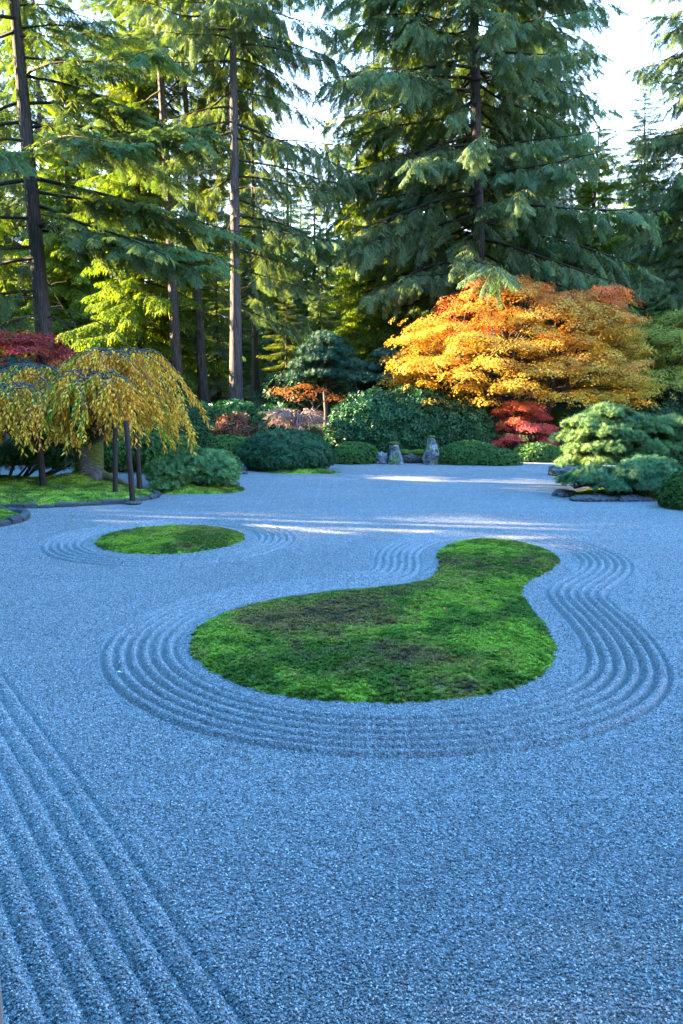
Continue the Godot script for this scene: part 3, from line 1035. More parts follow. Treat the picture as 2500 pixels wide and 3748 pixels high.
func make_islands() -> void:
	# the mossy island of the cherry: its front edge curves from the left round to the right
	var edge := PackedVector2Array([Vector2(-12.5, -15.1), Vector2(-9.5, -15.05), Vector2(-6.81, -15.29), Vector2(-5.85, -15.5), Vector2(-4.82, -15.92), Vector2(-4.35, -16.35), Vector2(-4.08, -17.1), Vector2(-4.5, -18.0), Vector2(-5.59, -18.87), Vector2(-6.6, -19.7), Vector2(-8.9, -20.6), Vector2(-12.5, -21.2)])
	var isl := func(x: float, z: float) -> float:
		return poly_sd(edge, Vector2(x, z)) + 0.03 * NZ.get_noise_2d(x * 9.0, z * 9.0)
	var hill := func(x: float, z: float) -> float:
		var d := Vector2(x + 6.1, z + 18.7)
		var s: float = clampf(-poly_sd(edge, Vector2(x, z)) / 1.2, 0.0, 1.0)
		return 0.1 * s + 0.26 * exp(-d.length_squared() / 0.7) * s * 1.2 + 0.08 * NZ.get_noise_2d(x * 5.0, z * 5.0) * s
	var o := moss_bed("moss_island", "mossy island with a slate edging under the weeping yellow cherry", isl, Vector2(-12.6, -21.4), Vector2(-3.9, -14.9), 0.07, 0.1, 0.03, 20000, 0.12, hill)
	border(o, edge.slice(1, 8), 0.36, 0.14, 0.15, 50)
	var small := PackedVector2Array([Vector2(-8.2, -14.75), Vector2(-6.64, -14.85), Vector2(-6.3, -14.75), Vector2(-5.95, -14.4), Vector2(-5.8, -14.05), Vector2(-5.76, -13.75), Vector2(-5.85, -13.4), Vector2(-6.3, -12.95), Vector2(-8.2, -12.6)])
	var ssd := func(x: float, z: float) -> float:
		return poly_sd(small, Vector2(x, z)) + 0.05
	o = moss_bed("moss_island", "small slate-edged moss bed cut off by the picture's left side", ssd, Vector2(-8.3, -15.0), Vector2(-5.6, -12.4), 0.05, 0.11, 0.03, 5000, 0.1)
	border(o, small, 0.4, 0.17, 0.17, 90)
	moss_bed("moss_bank", "low mossy bank under the dark green pine bush", ell(-3.35, -18.2, 1.05, 0.75, 0.05), Vector2(-4.6, -19.2), Vector2(-2.1, -17.2), 0.05, 0.12, 0.08, 5000, 0.1)
	moss_bed("moss_bank", "narrow mossy bank at the foot of the large clipped pine dome", ell(-1.1, -22.3, 0.95, 0.4, 0.05), Vector2(-2.2, -22.9), Vector2(0.0, -21.7), 0.05, 0.1, 0.06, 2000, 0.1)
	moss_bed("moss_bank", "moss lawn behind the garden pine at the right", ell(9.6, -20.4, 2.4, 1.9, 0.06), Vector2(7.0, -22.5), Vector2(12.2, -18.3), 0.08, 0.14, 0.05, 6000, 0.1)
	moss_bed("moss_bank", "moss-covered ground among the rocks under the garden pine", ell(6.25, -17.15, 1.15, 0.68, 0.05), Vector2(5.0, -18.0), Vector2(7.6, -16.3), 0.05, 0.13, 0.05, 3500, 0.35)
	moss_bed("moss_bank", "moss patch with rocks at the back of the garden pine", ell(6.75, -20.6, 0.95, 0.55, 0.05), Vector2(5.6, -21.3), Vector2(7.9, -19.9), 0.05, 0.16, 0.05, 2500, 0.15)

func make_cherry() -> void:
	var at := Vector3(-6.1, 0.1, -18.7)
	var o := thing("weeping_cherry", "weeping cherry with yellow autumn leaves and a stout mossy trunk", "tree", at)
	R.seed = 61
	# trunk with spreading roots
	var mb := MB.new()
	var pts := PackedVector3Array()
	var rad := PackedFloat32Array()
	for i in 12:
		var t := i / 11.0
		pts.append(Vector3(0.05 * sin(t * 3.0), -0.15 + 1.2 * t, 0.04 * sin(t * 4.0)))
		rad.append(0.29 + 0.3 * exp(-t * 5.5) + 0.07 * t * t)
	mb.tube(pts, rad, 20, Color.WHITE, 0.5, NZ, 0.05)
	for k in 7:
		var a := TAU * k / 7.0 + rr(-0.3, 0.3)
		var d := Vector3(cos(a), 0, sin(a))
		mb.tube(PackedVector3Array([Vector3(0, 0.32, 0) + d * 0.2, d * 0.42 + Vector3(0, 0.16, 0), d * 0.65 + Vector3(0, 0.1, 0), d * rr(0.8, 1.05) + Vector3(0, -0.05, 0)]), PackedFloat32Array([0.13, 0.12, 0.08, 0.04]), 9, Color.WHITE, 0.3, NZ)
	for i in mb.v.size():      # bark with moss patches of their own outline
		var p := mb.v[i]
		var m := NF.get_noise_3d(p.x * 14.0, p.y * 8.0, p.z * 14.0) + 0.25 - 0.35 * p.y
		mb.c[i] = mixc(Color(1, 1, 1), Color(0.75, 1.0, 0.22), m * 9.0)
	obj("trunk", mb.done(true), M.cherry_bark, o)
	# crooked limbs up to three crowns
	var humps := [[Vector3(0.85, 3.05, 0.25), 1.72, 1.75], [Vector3(-1.1, 2.65, 0.2), 1.3, 1.2], [Vector3(-2.7, 2.5, 0.1), 1.6, 1.25], [Vector3(0.1, 2.6, -0.9), 1.4, 1.3], [Vector3(0.75, 2.5, 1.2), 1.25, 1.1], [Vector3(-1.1, 2.25, 1.25), 1.2, 0.9]]
	var lm := MB.new()
	for hp in humps:
		for k in 3:
			var c: Vector3 = hp[0]
			var e := c + Vector3(rr(-0.7, 0.7), rr(-0.35, -0.1), rr(-0.6, 0.6))
			var s := Vector3(rr(-0.15, 0.15), 0.95, rr(-0.15, 0.15))
			var p := PackedVector3Array()
			var rd := PackedFloat32Array()
			for i in 9:
				var t := i / 8.0
				p.append(s.lerp(e, pow(t, 0.85)) + Vector3(0, -0.35 * sin(t * PI) * Vector2(e.x, e.z).length() * 0.4, 0) + Vector3(rr(-0.07, 0.07), rr(-0.07, 0.07), rr(-0.07, 0.07)))
				rd.append(lerpf(0.15, 0.03, pow(t, 0.7)))
			lm.tube(p, rd, 8, Color(0.07, 0.07, 0.055), 0.3, NZ)
	obj("limbs", lm.done(true), M.limb, o)
	# arching twigs with hanging shoots
	var tw := MB.new()
	var xs := [[], [], []]
	var cs := [PackedColorArray(), PackedColorArray(), PackedColorArray()]
	for hp in humps:
		var c: Vector3 = hp[0]
		var na := 44
		for k in na:
			var a := TAU * k / na + rr(-0.1, 0.1)
			var reach: float = hp[1] * (rr(0.35, 1.02) if R.randf() < 0.5 else rr(0.8, 1.05))
			var fall: float = hp[2] * pow(reach / hp[1], 1.6) * rr(0.8, 1.1)
			var p := PackedVector3Array()
			var rd := PackedFloat32Array()
			var n := 12
			c = (hp[0] as Vector3) + Vector3(rr(-0.4, 0.4), rr(-0.18, 0.06), rr(-0.4, 0.4))
			a += rr(-0.5, 0.5)
			for i in n:
				var t := i / (n - 1.0)
				var q := c + Vector3(cos(a + 0.3 * sin(t * 5.0 + k)) * reach * t, 0.22 * sin(minf(t * 2.5, PI)) - fall * pow(t, 2.7) + rr(-0.03, 0.03), sin(a + 0.3 * sin(t * 5.0 + k)) * reach * t * 0.92)
				p.append(q)
				rd.append(lerpf(0.016, 0.004, t))
			tw.tube(p, rd, 4, Color(0.075, 0.075, 0.085))
			var cnt := int(reach * 13.0)
			for i in cnt:
				var t := pow((i + R.randf()) / cnt, 0.8) * (n - 1.001)
				var j := int(t)
				var q := p[j].lerp(p[j + 1], t - j)
				var f := t / (n - 1)
				if q.y < (0.9 if q.x > 1.2 else 1.25):
					continue
				var kk := 0 if R.randf() < 0.45 else 1
				if f > 0.75 and R.randf() < 0.22 and q.y > 1.3:
					kk = 2
				var out := a + rr(-0.7, 0.7)
				var lean := rr(0.1, 0.55)
				var b := Basis(Vector3.UP, -out) * Basis(Vector3(0, 0, 1), lean)
				xs[kk].append(Transform3D(b.scaled(Vector3.ONE * rr(0.85, 1.15)), q))
				var gn := NF.get_noise_3d(q.x * 8.0, q.y * 8.0, q.z * 8.0)
				var col := mixc(Color(0.92, 0.54, 0.055), Color(0.9, 0.38, 0.05), R.randf() * 1.2 - 0.3)
				col = mixc(col, Color(0.8, 0.54, 0.075), gn * 1.5 + rr(-0.2, 0.25))
				if gn + rr(-0.3, 0.3) > 0.4 or R.randf() < 0.05:
					col = Color(0.22, 0.36, 0.04)
				cs[kk].append(col * rr(0.85, 1.15))
	obj("twigs", tw.done(), M.limb, o)
	for k in 3:
		var arr: Array[Transform3D] = []
		arr.assign(xs[k])
		many("leaves", CL["cherry%d" % k], M.leaf, arr, cs[k], o)

	# the props that hold its limbs up
	var posts := [[Vector3(-6.76, 0.05, -17.48), Vector3(-6.85, 1.85, -17.5), 0.075, "brown wooden prop left of the cherry trunk"], [Vector3(-4.9, 0.05, -16.62), Vector3(-4.83, 1.55, -16.65), 0.055, "thin dark wooden prop nearest to the right of the cherry trunk"],
		[Vector3(-4.35, 0.05, -16.0), Vector3(-4.43, 1.72, -16.05), 0.06, "leaning brown wooden prop standing on a flat foot stone at the moss edge"], [Vector3(-4.58, 0.05, -17.48), Vector3(-4.63, 1.9, -17.5), 0.06, "upright dark wooden prop farthest right under the cherry"]]
	for q in posts:
		var po := thing("tree_prop", q[3], "post", q[0], 0.0, "wooden props under the weeping cherry")
		var d: Vector3 = q[1] - q[0]
		var pm := MB.new()
		pm.tube(PackedVector3Array([Vector3(0, -0.12, 0), d * 0.3 + Vector3(0.006, 0, 0), d * 0.7 - Vector3(0.006, 0, 0), d]), PackedFloat32Array([q[2], q[2] * 0.98, q[2] * 0.93, q[2] * 0.88]), 12, Color.WHITE, 0.08, NZ)
		obj("pole", pm.done(true), M.wood, po)
	var fs := obj("foot_stone", stone_mesh(71, Vector3(0.17, 0.035, 0.14), Color(0.9, 0.75, 0.62), 0.2), M.slate)
	fs.position = Vector3(-4.33, 0.0, -15.97)
	tag(fs, "flat brown foot stone under the leaning wooden prop", "stone")

func make_shrubs() -> void:
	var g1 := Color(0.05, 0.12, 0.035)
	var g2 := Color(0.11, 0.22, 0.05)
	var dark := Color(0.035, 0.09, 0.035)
	shrub("pine_bush", "broad dark pine bush with bare mossy stems behind the cherry, cut off at the left", "bush", Vector3(-8.9, 0.1, -20.0), [[Vector3(-1.6, 0.55, 0), Vector3(1.5, 0.4, 0.9)], [Vector3(0.4, 0.6, 0.1), Vector3(1.3, 0.33, 0.85)], [Vector3(1.5, 0.55, 0.1), Vector3(0.75, 0.36, 0.7)], [Vector3(-0.6, 0.4, 0.8), Vector3(0.9, 0.3, 0.5)]], "pine", M.shrub, 0.085, 1.0, Color(0.05, 0.13, 0.05), Color(0.11, 0.23, 0.08), {"stems": 22, "lump": 0.2, "core": 0.72, "deep": 0.1, "wild": 0.5})
	shrub("azalea", "clipped green azalea between the cherry trunk and its props", "bush", Vector3(-5.2, 0, -22.6), [[Vector3(0, 0.5, 0), Vector3(0.95, 0.62, 0.7)], [Vector3(-1.3, 0.55, -0.2), Vector3(0.9, 0.68, 0.7)]], "azalea", M.shrub, 0.052, 1.25, g1, g2, {"lump": 0.14})
	shrub("pine_bush", "spreading dark green pine bush on the mossy bank right of the cherry props", "bush", Vector3(-3.5, 0.08, -18.3), [[Vector3(0.15, 0.5, 0), Vector3(0.85, 0.36, 0.6)], [Vector3(-0.45, 0.36, 0.2), Vector3(0.62, 0.3, 0.5)], [Vector3(0.6, 0.35, 0.25), Vector3(0.5, 0.3, 0.4)], [Vector3(-0.55, 0.1, 0.55), Vector3(0.36, 0.16, 0.3)]], "pine", M.shrub, 0.07, 0.85, Color(0.055, 0.14, 0.05), Color(0.15, 0.27, 0.08), {"stems": 9, "lump": 0.2, "core": 0.72, "deep": 0.08, "wild": 0.5})
	shrub("azalea", "smooth rounded azalea peeking out behind the pine bush right of the cherry", "bush", Vector3(-3.65, 0, -21.9), [[Vector3(0, 0.22, 0), Vector3(0.78, 0.47, 0.6)]], "azalea", M.shrub, 0.042, 0.9, g1, g2 * 1.1, {"lump": 0.03})
	shrub("azalea", "clipped azalea at the back of the gravel, left of the large pine dome", "bush", Vector3(-3.75, 0, -25.9), [[Vector3(0, 0.3, 0), Vector3(1.1, 0.55, 0.7)]], "azalea", M.shrub, 0.05, 1.1, g1, g2, {"lump": 0.07})
	shrub("azalea", "leafy green azalea seen under the cherry's hanging leaves", "bush", Vector3(-6.0, 0.05, -25.6), [[Vector3(0, 0.6, 0), Vector3(1.7, 0.8, 0.9)]], "azalea", M.shrub, 0.06, 1.3, dark, g1, {"lump": 0.12})
	shrub("pine_dome", "large clipped pine dome with a billowy top in the middle distance", "bush", Vector3(-1.62, 0, -23.3), [[Vector3(-0.1, 0.5, 0), Vector3(1.3, 0.66, 1.05)], [Vector3(0.5, 0.42, 0.2), Vector3(0.9, 0.5, 0.9)], [Vector3(-0.7, 0.45, 0.1), Vector3(0.7, 0.45, 0.8)], [Vector3(0.1, 0.3, 0.75), Vector3(0.9, 0.34, 0.45)]], "pine", M.shrub, 0.052, 0.6, Color(0.022, 0.075, 0.034), Color(0.05, 0.13, 0.05), {"stems": 12, "lump": 0.12, "freq": 4.5, "core": 0.84, "deep": 0.05})
	shrub("azalea", "low clipped azalea between the pine dome and the small standing stones", "bush", Vector3(0.45, 0, -25.3), [[Vector3(0, 0.2, 0), Vector3(0.8, 0.46, 0.55)]], "azalea", M.shrub, 0.045, 0.95, g1, g2, {"lump": 0.08})
	shrub("azalea", "wide two-lobed clipped azalea right of the tall standing stone", "bush", Vector3(4.35, 0, -25.0), [[Vector3(-0.25, 0.2, 0), Vector3(1.08, 0.52, 0.6)], [Vector3(0.6, 0.14, 0.25), Vector3(0.8, 0.36, 0.5)]], "azalea", M.shrub, 0.045, 0.95, g1, g2, {"lump": 0.08})
	shrub("azalea", "smooth clipped azalea in front of the small red maple", "bush", Vector3(6.55, 0, -26.0), [[Vector3(0, 0.2, 0), Vector3(0.82, 0.4, 0.55)]], "azalea", M.shrub, 0.045, 0.95, g1, g2 * 1.1, {"lump": 0.04})
	shrub("azalea", "dark clipped ball shrub between the red maple and the garden pine", "bush", Vector3(7.85, 0, -26.4), [[Vector3(0, 0.28, 0), Vector3(0.5, 0.48, 0.5)]], "azalea", M.shrub, 0.045, 0.95, dark, g1, {"lump": 0.05})
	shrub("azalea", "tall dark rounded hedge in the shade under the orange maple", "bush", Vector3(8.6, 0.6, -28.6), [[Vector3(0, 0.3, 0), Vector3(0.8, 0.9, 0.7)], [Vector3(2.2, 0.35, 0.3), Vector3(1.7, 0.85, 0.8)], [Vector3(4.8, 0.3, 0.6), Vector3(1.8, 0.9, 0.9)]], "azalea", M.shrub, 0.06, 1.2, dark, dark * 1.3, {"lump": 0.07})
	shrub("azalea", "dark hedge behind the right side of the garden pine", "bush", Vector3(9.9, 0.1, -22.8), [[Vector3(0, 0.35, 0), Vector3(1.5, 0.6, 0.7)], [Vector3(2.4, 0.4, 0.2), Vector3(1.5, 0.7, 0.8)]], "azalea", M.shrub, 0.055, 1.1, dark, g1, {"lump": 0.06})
	shrub("azalea", "round clipped bush at the right side of the picture beside the gravel", "bush", Vector3(7.15, 0, -15.5), [[Vector3(0, 0.24, 0), Vector3(0.72, 0.5, 0.6)]], "azalea", M.shrub, 0.034, 0.85, Color(0.04, 0.09, 0.02), Color(0.085, 0.17, 0.035), {"lump": 0.03})
	shrub("camellia", "tall glossy-leaved camellia hedge behind the standing stones", "hedge", Vector3(2.3, 0.0, -27.6), [[Vector3(-1.2, 0.85, 0), Vector3(1.6, 1.42, 0.95)], [Vector3(0.1, 0.85, -0.1), Vector3(1.8, 1.5, 0.95)], [Vector3(1.8, 0.7, 0), Vector3(1.55, 1.22, 0.9)]], "camellia", M.gloss, 0.082, 1.12, Color(0.016, 0.055, 0.026), Color(0.045, 0.12, 0.04), {"lump": 0.13, "freq": 2.4, "deep": 0.2, "wild": 0.8, "core": 0.86})
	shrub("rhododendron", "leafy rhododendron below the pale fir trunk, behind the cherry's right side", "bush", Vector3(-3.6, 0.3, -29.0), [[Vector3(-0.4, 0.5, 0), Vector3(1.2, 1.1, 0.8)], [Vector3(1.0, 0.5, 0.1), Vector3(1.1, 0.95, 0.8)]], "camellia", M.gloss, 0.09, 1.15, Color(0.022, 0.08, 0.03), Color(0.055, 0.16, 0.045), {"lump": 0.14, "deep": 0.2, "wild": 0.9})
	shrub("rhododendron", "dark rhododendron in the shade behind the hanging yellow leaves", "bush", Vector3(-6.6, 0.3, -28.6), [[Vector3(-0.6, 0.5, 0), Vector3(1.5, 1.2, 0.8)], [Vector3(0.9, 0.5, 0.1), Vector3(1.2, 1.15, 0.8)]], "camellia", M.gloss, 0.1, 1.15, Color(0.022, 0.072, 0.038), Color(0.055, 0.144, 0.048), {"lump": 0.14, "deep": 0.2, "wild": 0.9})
	shrub("enkianthus", "mottled red and green shrub beside the cherry's right edge", "bush", Vector3(-3.65, 0.1, -26.7), [[Vector3(0, 0.75, 0), Vector3(0.72, 0.75, 0.6)]], "camellia", M.shrub, 0.1, 0.75, Color(0.22, 0.045, 0.03), Color(0.04, 0.08, 0.03), {"lump": 0.2, "deep": 0.2, "wild": 0.9, "core": 0.8})
	for k in 9:     # undergrowth between the trunks
		var x := [-12.5, -10.2, -8.4, -1.6, 0.4, 10.8, 13.2, 15.6, -14.6][k] as float
		var z := [-26.5, -29.5, -32.0, -31.0, -32.4, -33.0, -29.5, -28.0, -23.5][k] as float
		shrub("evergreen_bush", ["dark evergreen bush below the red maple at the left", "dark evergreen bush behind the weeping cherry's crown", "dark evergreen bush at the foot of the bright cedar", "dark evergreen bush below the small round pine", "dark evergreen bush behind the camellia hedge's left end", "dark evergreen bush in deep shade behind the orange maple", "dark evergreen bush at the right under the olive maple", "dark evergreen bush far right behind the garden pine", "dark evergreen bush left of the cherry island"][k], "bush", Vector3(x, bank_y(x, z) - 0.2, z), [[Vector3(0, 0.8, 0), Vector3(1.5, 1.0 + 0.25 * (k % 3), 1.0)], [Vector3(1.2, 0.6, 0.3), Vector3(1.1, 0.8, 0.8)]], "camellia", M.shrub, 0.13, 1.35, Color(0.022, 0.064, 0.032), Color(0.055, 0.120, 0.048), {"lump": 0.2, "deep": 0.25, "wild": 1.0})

# an upright stone: heights and radii up its middle line, knobbly and mottled with lichen
func menhir(heights: Array, radii: Array, lean: float, sd: float) -> ArrayMesh:
	var mb := MB.new()
	var n := 22
	var hs := PackedVector3Array()
	var rs := PackedFloat32Array()
	for i in n:
		var f := i / (n - 1.0) * (heights.size() - 1)
		var k := mini(int(f), heights.size() - 2)
		hs.append(Vector3(lean * lerpf(heights[k], heights[k + 1], f - k), lerpf(heights[k], heights[k + 1], f - k), 0))
		rs.append(lerpf(radii[k], radii[k + 1], f - k))
	mb.tube(hs, rs, 26, Color.WHITE)
	for i in mb.v.size():
		var p := mb.v[i]
		var q := p * 9.0 + Vector3(sd, sd, sd)
		var out := Vector3(p.x - lean * p.y, 0, p.z)
		mb.v[i] = p + out * (0.55 * NZ.get_noise_3d(q.x * 2.2, q.y * 1.2, q.z * 2.2) + 0.16 * absf(NZ.get_noise_3d(q.x * 6.0, q.y * 5.0, q.z * 6.0))) + Vector3(0, 0.05 * NZ.get_noise_3d(q.z * 3.0, q.y, q.x * 3.0), 0)
		var m := NF.get_noise_3d(q.x * 3.5, q.y * 3.5, q.z * 3.5)
		var c := mixc(Color(0.5, 0.5, 0.53), Color(1.4, 1.4, 1.42), 0.5 + m * 2.6)
		mb.c[i] = mixc(c, Color(0.5, 0.75, 0.15), (NF.get_noise_3d(q.z * 2.2, q.x * 2.2, q.y * 2.2) - 0.3) * 9.0)
	return mb.done(true)

func make_stones() -> void:
	var lich := Color(1.0, 1.0, 1.04)
	var s := thing("standing_stone", "small lichen-grey stone left of the mossy-topped upright stone", "stone", Vector3(1.32, -0.06, -25.1))
	obj("rock", stone_mesh(31, Vector3(0.2, 0.24, 0.18), lich, 0.4), M.stone, s)
	s = thing("standing_stone", "upright grey stone with a moss cap, left end of the mossy log", "stone", Vector3(1.71, -0.08, -24.95))
	obj("rock", menhir([0.0, 0.15, 0.4, 0.66, 0.74, 0.78], [0.27, 0.22, 0.17, 0.15, 0.13, 0.03], -0.04, 3.0), M.stone, s)
	var m := MB.new()
	moss_cap(s, Vector3(-0.02, 0.75, 0), Vector3(0.16, 0.06, 0.15), 0, 5)
	s = thing("standing_stone", "tall tapering grey stone spotted with moss, right end of the mossy log", "stone", Vector3(2.92, -0.08, -24.9))
	obj("rock", menhir([0.0, 0.25, 0.55, 0.8, 0.93, 0.98], [0.27, 0.26, 0.23, 0.17, 0.1, 0.02], -0.04, 8.0), M.stone, s)
	moss_cap(s, Vector3(-0.03, 0.96, 0.01), Vector3(0.13, 0.05, 0.12), 0, 6)
	moss_cap(s, Vector3(-0.1, 0.5, 0.21), Vector3(0.08, 0.06, 0.04), 0, 7)
	moss_cap(s, Vector3(0.08, 0.52, 0.23), Vector3(0.07, 0.06, 0.04), 0, 8)
	moss_cap(s, Vector3(0.1, 0.36, 0.24), Vector3(0.09, 0.03, 0.04), 0, 9)
	s = thing("mossy_log", "moss-topped log lying between the two upright stones above a dark gap", "log", Vector3(2.3, 0.22, -25.4))
	m = MB.new()
	var pts := PackedVector3Array()
	var rad := PackedFloat32Array()
	for i in 12:
		var t := i / 11.0
		pts.append(Vector3(-0.52 + 1.04 * t, -0.05 * sin(t * PI), 0))
		rad.append(0.16 + 0.05 * sin(t * PI))
	m.tube(pts, rad, 16, Color(0.5, 0.42, 0.36), 0.25, NZ)
	obj("bole", m.done(true), M.stone, s)
	moss_cap(s, Vector3(-0.26, 0.12, 0.05), Vector3(0.27, 0.12, 0.17), 0, 10)
	moss_cap(s, Vector3(0.24, 0.11, 0.05), Vector3(0.29, 0.13, 0.17), 0, 11)
	var rocks := [[Vector3(6.1, -0.06, -21.6), Vector3(0.3, 0.2, 0.25), "dark mossy rock at the left end of the moss patch behind the garden pine"], [Vector3(6.45, -0.08, -21.2), Vector3(0.28, 0.16, 0.22), "low grey rock in front of the dark mossy rock behind the garden pine"],
		[Vector3(-2.75, -0.06, -18.9), Vector3(0.24, 0.12, 0.2), "rounded dark stone at the right end of the mossy bank"], [Vector3(-2.95, -0.05, -21.9), Vector3(0.25, 0.09, 0.2), "flat dark stone at the foot of the smooth rounded azalea"],
		[Vector3(5.55, -0.07, -16.55), Vector3(0.62, 0.11, 0.22), "long flat grey rock along the front left of the pine island"], [Vector3(6.3, -0.07, -16.5), Vector3(0.45, 0.1, 0.2), "flat purplish rock at the front middle of the pine island"], [Vector3(7.05, -0.07, -16.75), Vector3(0.4, 0.09, 0.25), "flat grey rock at the right front of the pine island"],
		[Vector3(4.98, -0.04, -17.2), Vector3(0.25, 0.1, 0.2), "dark pointed rock at the left tip of the pine island"], [Vector3(7.3, -0.05, -19.1), Vector3(0.35, 0.08, 0.2), "flat pale stone at the edge of the moss lawn"], [Vector3(-6.75, 0.0, -19.2), Vector3(0.3, 0.17, 0.22), "dark stone tucked behind the cherry trunk"]]
	for k in rocks.size():
		var o := obj("rock", stone_mesh(200 + k, rocks[k][1], Color(0.42, 0.42, 0.44) if k != 5 else Color(0.5, 0.4, 0.45), 0.4), M.stone)
		o.position = rocks[k][0]
		o.rotation.y = k * 1.3 if k < 4 else 0.1 * (k % 3)
		tag(o, rocks[k][2], "rock")

func pine_pads(called: String, label: String, at: Vector3, trunk: PackedVector3Array, r0: float, pads: Array, spacing: float, size: float, ca: Color, cb: Color) -> Node3D:
	var o := thing(called, label, "tree", at)
	R.seed = 5000 + int(absf(at.x * 71.0 + at.z * 29.0))
	var tm := MB.new()
	var rad := PackedFloat32Array()
	for i in trunk.size():
		rad.append(lerpf(r0, r0 * 0.35, float(i) / (trunk.size() - 1)))
	tm.tube(trunk, rad, 10, Color(0.07, 0.055, 0.045), 0.3, NZ)
	obj("trunk", tm.done(true), M.limb, o)
	var br := MB.new()
	var xf: Array[Transform3D] = []
	var cc := PackedColorArray()
	for pd in pads:
		var ct: Vector3 = pd[0]
		var rd: Vector3 = pd[1]
		var f := trunk[0]
		for g in trunk:
			if g.y < ct.y + 0.1 and absf(g.y - (ct.y - 0.15)) < absf(f.y - (ct.y - 0.15)):
				f = g
		var p := PackedVector3Array()
		var rads := PackedFloat32Array()
		for i in 7:
			var t := i / 6.0
			p.append(f.lerp(ct - Vector3(0, rd.y * 0.5, 0), t) + Vector3(rr(-0.05, 0.05), 0.12 * sin(t * PI) + rr(-0.03, 0.03), rr(-0.05, 0.05)))
			rads.append(lerpf(r0 * 0.45, 0.012, t))
		br.tube(p, rads, 6, Color(0.06, 0.048, 0.04), 0.2, NZ)
		for k in int(10.0 * rd.x * rd.z / 0.12) + 5:
			var a := rr(0, TAU)
			var q := sqrt(R.randf()) * 0.9
			var e := ct + Vector3(cos(a) * q * rd.x, rd.y * (1.0 - q * q) * 0.7, sin(a) * q * rd.z)
			br.tube(PackedVector3Array([p[6], p[6].lerp(e, 0.55) + Vector3(0, -0.03, 0), e]), PackedFloat32Array([0.012, 0.009, 0.005]), 3, Color(0.06, 0.048, 0.04))
		var cnt := int(PI * rd.x * rd.z * 2.2 / (spacing * spacing))
		for i in cnt:
			var a := rr(0, TAU)
			var q := sqrt(R.randf())
			var edge := 1.0 + 0.6 * NZ.get_noise_2d(a * 9.0 + ct.x * 20.0, ct.y * 31.0)
			var pos := ct + Vector3(cos(a) * q * rd.x * edge, rd.y * sqrt(maxf(0.0, 1.0 - q * q)) * rr(0.2, 1.15) - 0.05, sin(a) * q * rd.z * edge)
			pos.y += 0.05 * NZ.get_noise_3d(pos.x * 30.0, pos.y * 30.0, pos.z * 30.0)
			var nn := Vector3(cos(a) * q * 0.8 + rr(-0.3, 0.3), rr(0.5, 1.0), sin(a) * q * 0.8 + rr(-0.3, 0.3)).normalized()
			xf.append(Transform3D(upright(nn, size * rr(0.8, 1.25)), pos))
			cc.append(ca.lerp(cb, clampf(0.5 + NF.get_noise_3d(pos.x * 9.0, pos.y * 9.0, pos.z * 9.0) + rr(-0.3, 0.3), 0, 1)))
	obj("branches", br.done(), M.limb, o)
	many("needles", CL.pine, M.shrub, xf, cc, o)
	return o

